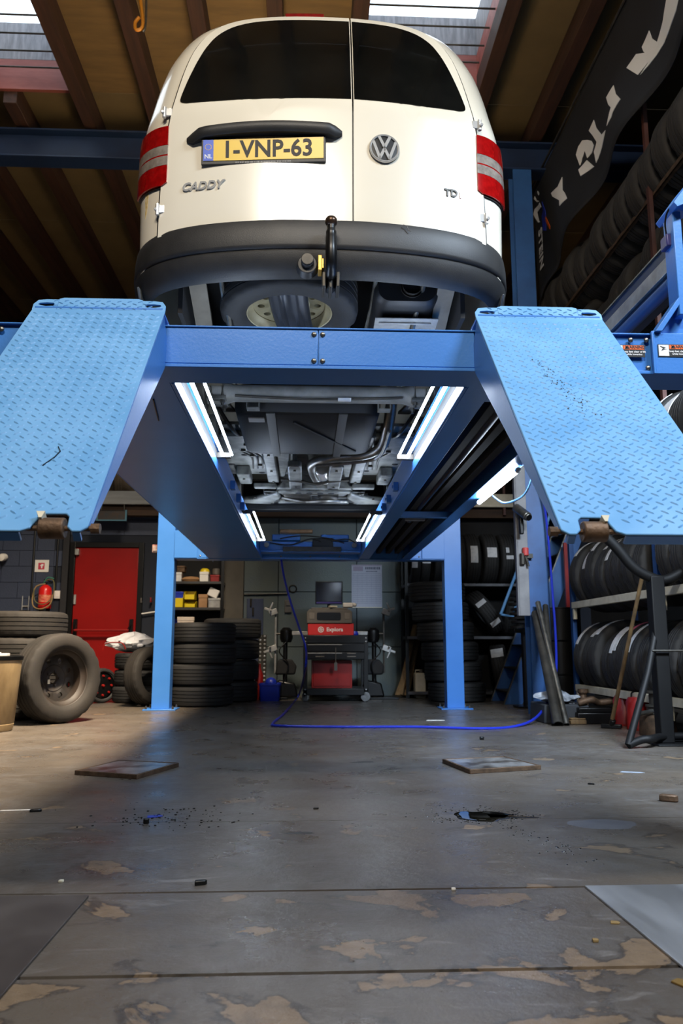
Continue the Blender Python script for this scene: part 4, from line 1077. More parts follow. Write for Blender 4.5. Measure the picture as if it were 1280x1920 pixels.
V(MB().cyl((-.1, 6.55, 2.03), (.2, 6.55, 2.03), .03, n=12).cyl((.2, 6.55, 2.03), (.45, 6.62, 2.02), .016, n=10), 'drive_shaft', STEELD)
V(MB().tube(spline([(-.28, 6.62, 1.99), (-.1, 6.7, 1.97), (.1, 6.66, 1.97), (.28, 6.75, 1.99)], 5), .016, n=8), 'stabiliser_bar', STEEL)

# the middle and front of the floor hang lower than the load floor
LOW = {'front_floor', 'sill', 'floor_rail', 'fuel_tank', 'flex_pipe', 'tank_frame_tube', 'tunnel_wall', 'tunnel_lip', 'floor_pressing', 'outrigger', 'control_arm', 'track_rod', 'subframe_lug', 'cross_brace', 'front_subframe', 'gearbox', 'oil_pan', 'front_undertray', 'floor_plug', 'floor_bolt', 'pipe_clip', 'floor_swage', 'handbrake_cable', 'spring_hanger', 'spring_eye', 'tunnel_bridge', 'drive_shaft', 'stabiliser_bar'}
for o in list(COL.objects):
    if o.parent == van:
        k = o.name.split('.')[0]
        if k in LOW or (k == 'brake_line' and max(v.co.y for v in o.data.vertices) > 5): o.location.z -= .13
# ================================================================== TYRES
ORD = ['first', 'second', 'third', 'fourth', 'fifth', 'sixth', 'seventh', 'eighth', 'ninth', 'tenth', 'eleventh', 'twelfth', 'thirteenth', 'fourteenth', 'fifteenth', 'sixteenth', 'seventeenth', 'eighteenth', 'nineteenth', 'twentieth', 'twenty-first', 'twenty-second', 'twenty-third', 'twenty-fourth', 'twenty-fifth', 'twenty-sixth', 'twenty-seventh']
TM = {}
def tm(R, w, ri=None, dusty=False, cut=True):
    k = (R, w, dusty, cut)
    if k not in TM: TM[k] = tyre_mesh('tyre', R, ri or max(.19, R-.115), w, RUBBERB if dusty else RUBBER, cut=cut)
    return TM[k]
def aim(o, axis, spin=0.):
    o.rotation_mode = 'QUATERNION'
    q = Vector(axis).to_track_quat('Z', 'Y')
    o.rotation_quaternion = q @ Matrix.Rotation(spin, 3, 'Z').to_quaternion(); return o
def tyre(loc, axis, label, R=.32, w=.21, dusty=False, group=None, cut=True, spin=0.):
    o = newobj('tyre', tm(R, w, dusty=dusty, cut=cut)); o.location = loc
    aim(o, axis, spin); tag(o, label, 'tyre', group); return o
def tyre_label(t, R, a0, a1, z0, z1, m=None, name='paper_label', extra=None):
    """curved sticker on the tread, angles about the tyre's own axis"""
    n = 8; rr = []
    for i in range(n+1):
        a = a0+(a1-a0)*i/n
        rr.append([Vector((r*math.cos(a), r*math.sin(a), z)) for r, z in ((R+.0025, z0), (R+.0025, z1), (R-.002, z1), (R-.002, z0))])
    return MB().loft(rr, cap0=True, cap1=True).build(name, m or LABELW, t, smooth=None)
def flat_stack(name, xs, y, z0, n, R, w, dusty, group, cut=True):
    out = []; z = z0
    for i in range(n):
        pos = 'bottom' if i == 0 else 'top' if i == n-1 else ORD[i] + ' from the floor'
        lab = ('%s tyre of the %s' % (pos, name)) if i in (0, n-1) else ('tyre %s in the %s' % (pos, name))
        x = xs[i] if isinstance(xs, (list, tuple)) else xs
        out.append(tyre((x+random.uniform(-.012, .012), y+random.uniform(-.012, .012), z+w/2), (0, 0, 1), lab, R, w*.985, dusty, group, cut)); z += w
    return out
# wheel leaning at the front left
wc = at(107, 1280, 6.85)
lw = thing('loose_wheel', 'dusty tyre with black steel rim standing on the floor by the tan bin', 'wheel', loc=(wc.x, 6.85, .362))
ax_ = Vector((.80, -.60, .06)).normalized()
o = aim(newobj('tyre', tm(.365, .25, .23, True), lw), ax_); o.location = (0, 0, 0)
o2 = aim(newobj('rim', steel_rim('rim', .23, .22, mat('dirty black rim', '#17130f', '#2b211a', rough=.6, scale=8), 8, .02, -.05), lw), ax_)
q = Vector(ax_)
mm = MB().box((0, 0, 0), (.012, .03, .035)).build('balance_weight', ALU, lw); mm.location = q*.02 + Vector((-.07, -.03, -.03))
# stack behind it
sx_ = at(118, 1175, 7.35).x-.36
flat_stack('left hand stack behind the loose wheel', sx_, 7.4, 0, 4, .36, .232, True, 'tyres of the stack at the far left')
top = [o for o in COL.objects if o.get('label') == 'top tyre of the left hand stack behind the loose wheel'][0]
tyre_label(top, .36, R_(-78), R_(-57), -.065, .075); 
# small stack by the red door
sx_ = at(201, 1280, 9.1).x+.31
flat_stack('low stack beside the red door', [sx_, sx_+.015, sx_+.02], 9.35, 0, 3, .31, .183, False, 'tyres of the low stack by the red door')
tyre((at(279, 1280, 8.75).x, 8.72, .31), (.85, -.5, .1), 'upright tyre leaning on the low stack, half behind the blue post', .305, .19, True)
rw_ = thing('hub_wheel', 'black wheel with red wheel nuts standing below the red door', 'wheel', loc=(at(190, 1280, 9.2).x, 9.2, .19))
axr = Vector((.72, -.69, 0)).normalized()
aim(newobj('tyre', tm(.19, .10, .145), rw_), axr)
d_ = aim(MB().lathe([(0, .03), (.09, .035), (.14, .02), (.145, -.02)], 32).build('disc', BLACKM, rw_), axr)
rn = MB().lathe([(0, .06), (.012, .056), (.016, .03)], 12)
for k in range(8):
    a = 2*PI*k/8; rn.lathe([(0, .052), (.010, .05), (.014, .03)], 10, Matrix.Translation((.105*math.cos(a), .105*math.sin(a), 0)))
aim(rn.build('red_wheel_nuts', REDM, rw_), axr)
# stacks behind the left post
cx = at(379, 1250, 8.75).x
flat_stack('stack right of the left blue post', [cx-.02, cx-.015, cx+.01, cx+.01], 8.78, 0, 4, .345, .218, False, 'tyres of the stack by the left post', cut=False)
cx = at(486, 1250, 9.45).x-.335
flat_stack('stack beside the blue bucket', [cx-.02, cx-.01, cx, cx+.02], 9.47, 0, 4, .335, .235, False, 'tyres of the stack by the bucket', cut=False)
# tall leaning stack behind the right post
xs = [at(p, 1250, 9.25).x for p in (855, 851, 845, 838, 830, 823)]
flat_stack('tall stack behind the right blue post', xs, 9.3, 0, 6, .33, .226, False, 'tyres of the tall stack', cut=False)

# ---------------------------------------------------------------- wall shelf with new tyres, right of the tall stack
YS = 10.05
z_a, z_b, z_c = at(920, 1094, YS-.25).z, at(920, 1193, YS-.25).z, at(920, 1312, YS-.25).z
x_a, x_b = at(762, 1094, YS-.25).x, at(992, 1094, YS-.25).x
ws = thing('tyre_shelf', 'dark steel shelf unit against the back wall, loaded with new tyres', 'shelf', loc=((x_a+x_b)/2, YS, 0))
hw = (x_b-x_a)/2
for z in (z_a, z_b, .08):
    MB().span((-hw, -.25, z-.035), (hw, .25, z)).build('shelf_board', mat('shelf grey', '#55565c', '#44454a', rough=.45), ws, bevel=.003)
for x in (-hw, hw):
    for y in (-.22, .22):
        MB().span((x-.02, y-.02, 0), (x+.02, y+.02, 2.35)).build('upright', BLACKM, ws, bevel=.002)
MB().span((-hw, .255, 0), (hw, .262, 2.35)).build('back_panel', DARK, ws)
Rn = .325
LAB = {0: [(62, 84, -.07, .0), (40, 58, -.06, .01)], 1: [(50, 92, -.05, .05)], 2: [(60, 86, .0, .03)], 4: [(52, 90, -.045, .045)], 5: [(64, 86, -.06, .06)], 6: [(60, 68, -.04, .05), (74, 86, -.04, .0)]}
for i, p in enumerate((779, 797, 822, 858, 886, 919, 951, 979)):
    x = at(p, 1060, YS-.2).x
    t = tyre((x, YS, z_a+Rn), (1, 0, 0), '%s tyre from the left on the top board of the wall tyre shelf' % ORD[i], Rn, .19 if i > 2 else .12, False, 'new tyres on the top board', spin=R_(0))
    # local angle whose direction is towards the viewer (-Y)
    m3 = t.rotation_quaternion.to_matrix(); v = m3.transposed() @ Vector((0, -1, 0)); base = math.atan2(v.y, v.x)
    u = m3.transposed() @ Vector((0, 0, 1)); sg = 1 if (math.cos(base+.1)*u.x+math.sin(base+.1)*u.y) > 0 else -1
    for a0, a1, w0, w1 in LAB.get(i, []):
        tyre_label(t, Rn, base+sg*R_(a0-65), base+sg*R_(a1-65), w0, w1)
t = tyre(at(908, 1160, YS-.02)+Vector((0, 0, .0)), (.80, -.05, .60), 'tyre slumped at an angle on the middle board with two paper labels', .30, .2, False)
t.location.z = z_b + .30
m3 = t.rotation_quaternion.to_matrix(); v = m3.transposed() @ Vector((0, -1, 0)); base = math.atan2(v.y, v.x)
tyre_label(t, .30, base+R_(24), base+R_(38), -.07, .06); tyre_label(t, .30, base-R_(34), base-R_(22), -.07, .06)
t = tyre((at(965, 1160, YS).x, YS, z_b+.30), (.9, -.3, -.25), 'dark tyre leaning right at the end of the middle board', .30, .2, False)
t = tyre((at(938, 1280, YS).x, YS-.02, .08+.29), (.95, -.25, .15), 'tyre with a torn label on the lowest board behind the stairs', .28, .2, False)
m3 = t.rotation_quaternion.to_matrix(); v = m3.transposed() @ Vector((0, -.75, .65)); base = math.atan2(v.y, v.x)
tyre_label(t, .28, base-R_(12), base+R_(14), -.08, .07)

# ---------------------------------------------------------------- tyre racks along the right wall
XR = 2.50
def rack_tyres(y0, y1, zrail, xc, R, w, where, group, n=None, dusty=False, labels=None, cut=True, gap=.006):
    out = []; y = y0; i = 0; rnd = random.Random(int(zrail*100)+int(y0*10))
    while y > y1:
        rr = R + rnd.choice((0, 0, -.012, .012))*(2 if gap > .01 else 1)
        t = tyre((xc+rnd.uniform(-.015, .015), y, zrail + math.sqrt(max(rr*rr-.0625, .001)) + .01), (rnd.uniform(-.03, .03), 1, rnd.uniform(-.02, .02)), '%s tyre from the far end %s' % (ORD[i], where), round(rr, 3), w, dusty, group, cut)
        m3 = t.rotation_quaternion.to_matrix()
        v = m3.transposed() @ Vector((-.8, 0, .6)); base = math.atan2(v.y, v.x)
        u = m3.transposed() @ Vector((0, 0, 1)); sg = 1 if (math.cos(base+.1)*u.x+math.sin(base+.1)*u.y) > 0 else -1
        if labels and i in labels:
            for a0, a1, w0, w1, mm in labels[i]:
                tyre_label(t, rr, base+sg*R_(a0-4), base+sg*R_(a1+6), w0-.006, w1+.008, mm)
        out.append(t); y -= w+gap*rnd.uniform(.6, 1.4); i += 1
    return out
RAIL = mat('cream rack rail', '#d3cdb9', '#b9b29c', rough=.5, scale=9)
rack = thing('tyre_rack', 'blue post tyre rack with cream rails along the right wall', 'rack', loc=(XR, 6.3, 0))
def rk(a, b, nm, m, **k): return MB().span(a, b).build(nm, m, rack, **k)
for y in (7.48, 5.62, 3.9):
    for x in (.03, .62):
        MB().span((x-.02, y-6.3-.03, 0), (x+.02, y-6.3+.03, 2.3)).build('upright', mat('rack blue', '#1f4a86', '#193e70', rough=.45), rack, bevel=.003)
for y0, y1 in ((7.44, 5.66), (5.56, 3.95)):
    for z in (1.03, .275, 1.85):
        for x in (0., .56):
            rk((x, y1-6.3, z-.06), (x+.04, y0-6.3, z), 'rail', RAIL, bevel=.003)
        for yy in (y0-.03, y1+.03):
            rk((.005, yy-6.3-.02, z-.16), (.035, yy-6.3+.02, z-.06), 'rail_bracket', RAIL, bevel=.003)
W1 = LABELW
PINK = mat('pink label print', '#d0647e', rough=.6)
lu = {0: [(0, 34, .0, .05, W1)], 1: [(-22, 12, -.05, -.005, W1), (16, 30, .01, .06, W1)], 2: [(0, 40, -.03, .02, W1)], 3: [(10, 40, -.02, .035, W1)], 4: [(-14, 20, .03, .07, W1)], 6: [(20, 34, -.04, .02, W1)], 8: [(14, 34, -.05, .01, W1)]}
rack_tyres(7.27, 5.75, 1.03, XR+.30, .325, .19, 'on the upper rail of the right rack', 'new tyres on the upper rail', labels=lu)
rack_tyres(5.42, 4.1, 1.03, XR+.30, .325, .20, 'on the upper rail of the near rack bay', 'new tyres on the near upper rail', labels={1: [(20, 50, -.06, .03, W1)], 3: [(0, 30, -.05, .03, W1)]})
lv = {0: [(-10, 30, .0, .05, W1)], 1: [(8, 40, -.03, .02, W1)], 2: [(6, 42, -.02, .04, W1)], 4: [(-16, 22, -.05, -.01, W1), (-20, 18, .01, .05, W1)], 5: [(20, 44, -.0, .04, PINK)], 6: [(-18, 24, -.0, .05, W1)], 8: [(0, 40, -.06, .02, W1)]}
rack_tyres(7.27, 5.75, .275, XR+.30, .325, .19, 'on the lower rail of the right rack', 'new tyres on the lower rail', labels=lv)
rack_tyres(5.42, 4.1, .275, XR+.30, .325, .20, 'on the lower rail of the near rack bay', 'new tyres on the near lower rail')
rack_tyres(5.42, 3.95, 1.85, XR+.26, .34, .22, 'on the top rail of the near rack bay', 'tyres on the near top rail', labels={1: [(-30, 10, -.08, .08, W1)], 0: [(-30, 20, -.08, .0, W1)]})
# high rack under the roof
HX, HZ = 2.60, 3.98
hr = thing('overhead_tyre_rack', 'high angle iron rack under the roof filled with used tyres', 'rack', loc=(HX, 7, 0))
for x, z in ((0, HZ), (.50, HZ)):
    MB().span((x-.012, -2.9, z-.02), (x+.02, 3.2, z-.014)).span((x-.012, -2.9, z-.02), (x-.006, 3.2, z+.02)).build('rail', RUST, hr)
MB().span((-.02, -2.9, 3.40), (.02, 3.2, 3.44)).build('lower_rail', STEELD, hr)
for y in (5.42, 7.9, 10.1):
    MB().span((-.045, y-7-.02, 2.3), (-.015, y-7+.02, 5.4)).build('post', mat('red oxide post', '#4f2c24', '#3c211b', rough=.6), hr)
rack_tyres(10.0, 4.5, HZ-.02, HX+.26, .335, .215, 'on the overhead rack', 'used tyres on the overhead rack', dusty=True, gap=.04)
rack_tyres(10.0, 5.0, HZ-.62, HX+.32, .32, .215, 'on the lower tier of the overhead rack', 'used tyres on the lower overhead tier', dusty=True, gap=.04)
MB().span((.47, -2.9, HZ-.66), (.53, 3.2, HZ-.60)).build('lower_rail', STEELD, hr)
MB().span((-.0, -2.9, HZ-.66), (.04, 3.2, HZ-.60)).build('lower_rail', STEELD, hr)
# used tyres stored on the mezzanine, left
for i, (px, ax3, rr) in enumerate(((190, (.9, -.35, .1), .33), (222, (.95, .2, .1), .31), (246, (.9, -.4, 0), .30), (160, (.9, -.2, 0), .33), (268, (.9, .3, 0), .3))):
    p = at(px, 905, YB-.05)
    tyre((p.x, YB+.05, mzh-.02+rr), ax3, '%s dusty tyre from the left on the storage loft' % ORD[{160: 0, 190: 1, 222: 2, 246: 3, 268: 4}[px]], rr, .2, True, 'tyres on the storage loft').data = tyre_mesh('tyre', rr, rr-.12, .2, DUSTTAN)

# ================================================================== BANNER
bx = 2.42
ban_t = [atx(p[0], p[1], bx) for p in ((995, 350), (1040, 250), (1100, 130), (1180, -30))]
def btop(y): return 5.50 - .02*math.sin(y*2)
def bbot(y):
    return 4.63 - .055*(y-4.4) - .35*max(0, y-7.3)
mb = MB(); ny, nz = 80, 14; YA, YE = 4.3, 7.88; vs = []
for i in range(ny+1):
    y = YA+(YE-YA)*i/ny
    for j in range(nz+1):
        t = j/nz; z = btop(y)+(bbot(y)-btop(y))*t
        fold = .05*math.sin(y*5.0+t*2.2)*t + .03*math.sin(y*13+t*6)*t*max(0, y-7)
        vs.append(Vector((bx + fold + .05*t, y, z)))
def banner_pt(y, t, off=0.):
    z = btop(y)+(bbot(y)-btop(y))*t
    fold = .05*math.sin(y*5.0+t*2.2)*t + .03*math.sin(y*13+t*6)*t*max(0, y-7)
    return Vector((bx + fold + .05*t - off, y, z))
n1 = nz+1
fr_ = [(i*n1+j, i*n1+j+1, (i+1)*n1+j+1, (i+1)*n1+j) for i in range(ny) for j in range(nz)]
mb.add(vs, fr_)
ban = mb.build('banner', mat('black banner cloth', '#15161a', '#1b1d22', rough=.7, scale=3), smooth=60)
sm = ban.modifiers.new('thickness', 'SOLIDIFY'); sm.thickness = .004; sm.offset = 1
tag(ban, 'black cloth advertising banner with white letters hanging beneath the roof, right', 'banner')
def bmark(poly, m, nm='letter'):
    """printed mark on the cloth; poly in (y, t)"""
    k = len(poly); cy = sum(p[0] for p in poly)/k; ct = sum(p[1] for p in poly)/k
    pts = []
    for i in range(k):
        a, b = poly[i], poly[(i+1) % k]
        for s in range(3): pts.append((a[0]+(b[0]-a[0])*s/3, a[1]+(b[1]-a[1])*s/3))
    rr = [[banner_pt(cy+(y-cy)*f, ct+(t-ct)*f, .006) for y, t in pts] for f in (.02, .35, .7, 1.)]
    rr.append([banner_pt(y, t, .001) for y, t in pts])
    return MB().loft(rr, cap0=True).build(nm, m, ban, smooth=60)
def pix(px, py):
    p = atx(px, py, bx); y = p.y; return (y, (btop(y)-p.z)/(btop(y)-bbot(y)))
SHAPES = [
 [(1053, 332), (1046, 350), (1032, 362), (1034, 368), (1050, 376), (1049, 386), (1062, 372), (1058, 362), (1054, 356)],
 [(1092, 262), (1084, 263), (1077, 275), (1073, 290), (1078, 310), (1081, 300), (1079, 288), (1084, 282), (1090, 286), (1089, 296), (1097, 286), (1102, 272), (1099, 264)],
 [(1088, 300), (1076, 318), (1079, 330), (1098, 312)],
 [(1109, 225), (1097, 245), (1103, 254), (1110, 268), (1112, 276), (1101, 284), (1102, 305), (1118, 276), (1132, 244), (1114, 274), (1121, 252), (1112, 240)],
 [(1149, 160), (1137, 183), (1141, 196), (1150, 206), (1146, 220), (1136, 236), (1152, 204), (1161, 186), (1153, 176)],
 [(1205, 57), (1191, 88), (1193, 96), (1200, 106), (1197, 113), (1182, 101), (1168, 127), (1184, 140), (1210, 98), (1216, 79), (1208, 72)],
 [(1255, -30), (1232, 40), (1215, 80), (1190, 136), (1187, 140), (1226, 82), (1262, 20), (1280, -30)],
]
for s in SHAPES: bmark([pix(*q) for q in s], WHITEINK)
# small logo and maker's letters at the far end
BLUEINK = mat('blue print', '#2338a8', rough=.6)
bmark([pix(*q) for q in ((1013, 378), (1018, 395), (1016, 412), (1013, 432), (1009, 432), (1009, 405), (1013, 395))], BLUEINK, 'logo_bar')
bmark([pix(*q) for q in ((1016, 404), (1023, 424), (1021, 430), (1014, 412))], ORANGE, 'logo_flash')
for s in ([(1007, 358), (1009, 362), (1008, 366), (1006, 362)], [(1001, 368), (1003, 375), (1008, 377), (1004, 379), (999, 373)], [(1008, 380), (1010, 388), (1002, 392), (998, 398), (1001, 405), (1005, 416), (1003, 417), (997, 402), (999, 392), (1006, 384)]):
    bmark([pix(*q) for q in s], WHITEINK)
me = text_mesh('STEIN', .17, .0008, WHITEINK, bold=.004, spacing=1.05)
c = pix(1009, 470); pc = banner_pt(7.72, .62, .02)
ob = newobj('lettering', me, ban)
# reads downwards along the end of the cloth
ob.matrix_local = Matrix(((0, 0, -1, pc.x), (0, -1, 0, pc.y), (-1, 0, 0, pc.z), (0, 0, 0, 1)))
MB().cyl((bx-.01, YA, 5.51), (bx-.01, YE+.1, 5.51), .012, n=8).build('hanging_rod', STEELD, ban)
# ================================================================== PROPS
def prop(name, label, cat, loc, group=None, rot=(0, 0, 0)): return thing(name, label, cat, group, loc, rot)
def W(px0, px1, py, Y): return at(px0, py, Y).x, at(px1, py, Y).x
# --- tan bin at the left edge
bp = atz(18, 1372); 
bn = prop('waste_bin', 'soiled tan plastic bin at the left edge, in front of the loose wheel', 'bin', (bp.x-.22, 6.22, 0))
MB().lathe([(0, .004), (.205, .004), (.21, .02), (.215, .05), (.212, .056), (.216, .062), (.245, .535), (.238, .535), (.208, .03), (0, .03)], 40).build('bucket', BINP, bn)
MB().lathe([(.236, .515), (.252, .52), (.256, .545), (.246, .552), (.234, .54)], 40, closed=True).build('liner_rim', BLACKM, bn)
tag(MB().box((bp.x-.22+.02, 6.15, .556), (.30, .16, .025), Matrix.Rotation(R_(12), 3, 'Z')).box((bp.x-.2, 6.12, .572), (.22, .05, .01), Matrix.Rotation(R_(-8), 3, 'Z')).build('scrap_box', WHITEPL, bevel=.004), 'flattened white box lying on the tan bin', 'box')
# --- fire extinguisher, its sign, exit lamp, hook, spot
ex = at(84, 1132, YB-.1); 
e_ = prop('fire_extinguisher', 'red fire extinguisher with coiled hoses on the navy wall', 'extinguisher', (ex.x, YB-.11, at(84, 1150, YB-.1).z))
hh = at(84, 1098, YB-.1).z-e_.location.z
MB().lathe([(0, .0), (.062, .0), (.07, .01), (.07, .06), (0, .06)], 24).build('base_ring', BLACKM, e_)
MB().lathe([(.0, .06), (.078, .06), (.08, .07), (.08, hh-.07), (.07, hh-.03), (.04, hh), (.022, hh+.01), (0, hh+.01)], 28).build('cylinder', mat('extinguisher red', '#c81e1c', rough=.3), e_)
MB().lathe([(.0805, .14), (.0812, .14), (.0812, hh-.12), (.0805, hh-.12)], 28, closed=True).build('instruction_label', mat('worn label', '#b8322c', '#d98e6a', rough=.5, scale=30), e_)
MB().cyl((0, 0, hh+.01), (0, 0, hh+.045), .018, n=12).box((.03, 0, hh+.06), (.11, .02, .016), Matrix.Rotation(R_(18), 3, 'Y')).box((.04, 0, hh+.03), (.08, .018, .012)).build('valve_lever', BLACKM, e_)
MB().tube(spline([(0, -.02, hh+.02), (-.10, -.06, hh-.02), (-.13, -.08, hh-.16), (-.10, -.10, hh-.27), (.0, -.11, hh-.30), (.10, -.10, hh-.24), (.125, -.09, hh-.12)], 6), .008, n=8).build('hose', mat('tan hose', '#8a7048', rough=.6), e_)
MB().tube(spline([(.0, -.02, hh+.06), (.08, -.03, hh+.075), (.12, -.05, hh+.02), (.12, -.08, hh-.14), (.03, -.115, hh-.24), (-.09, -.10, hh-.2), (-.115, -.09, hh-.05)], 6), .007, n=8).build('hose', mat('olive hose', '#5d5a36', rough=.6), e_)
MB().tube(spline([(-.02, -.02, hh+.03), (.03, -.03, hh+.10), (.11, -.03, hh+.085)], 5), .006, n=8).build('hose', mat('green hose', '#2f7d62', rough=.5), e_)
sg = at(78, 1061, YB-.03)
s_ = prop('wall_sign', 'white fire sign with a red pictogram above the extinguisher', 'sign', (sg.x, YB-.016, sg.z))
MB().span((-.088, -.006, -.078), (.088, -.002, .078)).build('sign_board', WHITEPL, s_)
MB().prism(rrect(-.045, -.045, .035, .04, .004), lambda a, b, t: Vector((a, -.0075+t, b)), .0012).build('red_field', mat('sign red', '#b5324a', rough=.5), s_, smooth=None)
MB().prism([(-.008, -.03), (.008, -.03), (.008, .0), (.02, .0), (.02, .025), (-.002, .025), (-.012, .012), (-.022, .01), (-.022, .0), (-.008, -.002)], lambda a, b, t: Vector((a, -.009+t, b)), .0014).build('pictogram', WHITEINK, s_, smooth=None)
xs_ = at(210, 967, YB-.36); 
x_ = prop('exit_sign', 'unlit framed exit sign above the red door', 'sign', (xs_.x, YB-.36, xs_.z))
MB().span((-.17, -.03, -.055), (.17, -.014, .055)).build('face', mat('exit face', '#22262a', '#33261c', rough=.4, scale=18), x_)
MB().prism([(-.19, -.07), (.19, -.07), (.19, .07), (-.19, .07)], lambda a, b, t: Vector((a, -.014+t, b)), .014).build('body', BLACKM, x_)
for a, b in (((-.19, -.034, -.07), (.19, -.012, -.055)), ((-.19, -.034, -.055), (-.17, -.012, .07)), ((.17, -.034, -.055), (.19, -.012, .07))):
    MB().span(a, b).build('frame', mat('pale teal frame', '#3f6a7d', rough=.4), x_)
for dx in (-.14, .14): MB().cyl((dx, .03, .07), (dx, .03, mzl-xs_.z+.001), .008, n=8).span((dx-.012, -.0, .04), (dx+.012, .04, .07)).build('hanger', STEELD, x_)
hk = at(48, 1135, YB-.05)
h_ = prop('wall_hook', 'small chrome tool holder on the navy wall left of the extinguisher', 'hook', (hk.x, YB-.013, hk.z))
for dx in (-.05, .03): MB().cyl((dx, -.02, -.08), (dx, -.02, .12), .006, n=8).build('rod', CHROME, h_)
MB().span((-.07, -.07, -.11), (.06, -.004, -.06)).build('cup', BLACKM, h_, bevel=.006)
MB().span((-.055, -.02, -.02), (.035, -.002, .0)).build('clip', ALU, h_)
lp = at(4, 1041, YB-.2)
l_ = prop('wall_spot', 'white spot lamp head poking in at the left edge of the navy wall', 'lamp', (lp.x-.02, YB-.014, lp.z))
MB().lathe([(0, .12), (.04, .115), (.05, .08), (.045, .0), (0, 0)], 20, Matrix.Rotation(R_(100), 4, 'X') @ Matrix.Translation((0, 0, .05))).build('head', WHITEPL, l_)
MB().cyl((0, 0, 0), (0, -.07, 0), .018, n=10).build('arm', BLACKM, l_)
sw = at(108, 1115, YB-.03)
tag(MB().box((sw.x, YB-.026, sw.z), (.085, .026, .10)).box((sw.x, YB-.041, sw.z), (.05, .006, .06)).build('wall_socket', WHITEPL, bevel=.006), 'white wall socket right of the fire extinguisher', 'socket')
# --- plastic bag on the low stack
bgp = at(243, 1212, 9.25); zt_ = 3*.183
bm_ = MB(); n_ = 14; rnd = random.Random(3); rr = []
for i in range(n_+1):
    f = i/n_; row = []
    for j in range(22):
        a = 2*PI*j/22; r = math.sin(PI*min(.999, max(.02, f)))**.6
        k = 1+.18*math.sin(5*a+f*7)+.13*math.sin(9*a-f*11)+rnd.uniform(-.07, .07)
        row.append(Vector((bgp.x+.25*r*k*math.cos(a)+.04*f, 9.30+.17*r*k*math.sin(a), zt_+.004+.21*f*(1+.12*math.cos(a*2+1)))))
    rr.append(row)
bag = bm_.loft(rr, cap0=True, cap1=True).build('plastic_bag', mat('clear crumpled film', '#bcbcc0', '#d6d6da', rough=.25, scale=8, bump=.5, bscale=25), smooth=25)
tag(bag, 'crumpled clear plastic bag lying on the low tyre stack', 'bag')
tag(MB().tube(spline([bgp+Vector((-.25, -.2, -.06+.02)), bgp+Vector((-.22, -.2, .03)), bgp+Vector((-.05, -.21, .04)), bgp+Vector((.0, -.20, -.03))], 5), .006, n=6).build('bag_handle', REDM, bag), None, None)
# wall items between door and left post
rp = at(285, 1148, YB-.1)
tag(MB().cyl(at(258, 1152, YB-.05), at(292, 1147, YB-.05), .010, n=8).build('towel_rail', WHITEPL), 'white bar fixed to the wall left of the left blue post', 'bar')
for i, p in enumerate(((266, 1129), (284, 1128))):
    c = at(*p, YB-.03)
    tag(MB().cyl(c, c+Vector((0, -.06, 0)), .012, n=10).cyl(c+Vector((0, -.06, 0)), c+Vector((0, -.06, .05)), .009, n=8).build('wall_hook', (GREYPL, REDM)[i], bevel=.002), ('small grey hook on the wall right of the red door', 'small red hook on the wall beside the left blue post')[i], 'hook')
rb = at(294, 1029, 8.4)
tag(MB().box((rb.x-.01, 8.40, rb.z), (.07, .05, .085)).box((rb.x-.01, 8.37, rb.z), (.05, .012, .06)).build('switch_box', mat('red white box', '#b5432f', '#d9cfc4', rough=.4, scale=14), bevel=.006), 'small red and white box on the outer side of the left blue post', 'box')

# --- shelf unit with boxes, behind the left post
YU = 10.1
xa, xb = W(322, 417, 1100, YU-.2)
zs = [at(370, y, YU-.2).z for y in (1090, 1139, 1182)]
su = prop('shelf_unit', 'black shelf unit with small boxes behind the left blue post', 'shelf', ((xa+xb)/2, YU, 0))
hw = (xb-xa)/2
for z in zs + [.4, .05]: MB().span((-hw, -.2, z-.03), (hw, .2, z)).build('shelf_board', mat('board black grey', '#2b2b2c', '#3a3a3b', rough=.5), su, bevel=.002)
for x in (-hw, hw):
    for y in (-.2, .2): MB().span((x-.018, y-.018, 0), (x+.018, y+.018, 2.05)).build('upright', BLACKM, su)
MB().span((-hw, .2, 0), (hw, .206, 2.05)).build('back_panel', DARK, su)
CARD = mat('brown carton', '#9a7450', '#86633f', rough=.7)
def box_at(px0, px1, py0, z, m, nm, label, cat='box', dy=0., depth=.16, grp='small parts on the shelf unit', rot=0., lid=True):
    x0, x1 = W(px0, px1, py0, YU-.1+dy); h = max(.02, at(px0, py0, YU-.1+dy).z - z)
    o = MB().span((-(x1-x0)/2, -depth/2, 0), ((x1-x0)/2, depth/2, h*.8)).span((-(x1-x0)/2-.004, -depth/2-.004, h*.72), ((x1-x0)/2+.004, depth/2+.004, h)).build(nm, m, bevel=.004)
    o.location = ((x0+x1)/2, YU-.1+dy, z); o.rotation_euler = (0, 0, rot); return tag(o, label, cat, grp)
def bin_at(px0, px1, py0, z, m, label, dy=0.):
    x0, x1 = W(px0, px1, py0, YU-.1+dy); w = (x1-x0)/2; h = at(px0, py0, YU-.1+dy).z-z
    o = MB().prism([(-.1, 0), (.1, 0), (.1, h), (.02, h), (-.1, h*.55)], lambda a, b, t: Vector((-w+t, a, b)), .004).prism([(-.1, 0), (.1, 0), (.1, h), (.02, h), (-.1, h*.55)], lambda a, b, t: Vector((w-.004+t, a, b)), .004).span((-w, -.1, 0), (w, .1, .004)).span((-w, .096, 0), (w, .1, h)).span((-w, -.1, 0), (w, -.096, h*.55)).build('storage_bin', m)
    o.location = ((x0+x1)/2, YU-.1+dy, z); return tag(o, label, 'bin', 'open fronted storage bins')
z = zs[0]
box_at(332, 342, 1074, z, LABELW, 'carton', 'small pale carton at the left end of the top shelf')
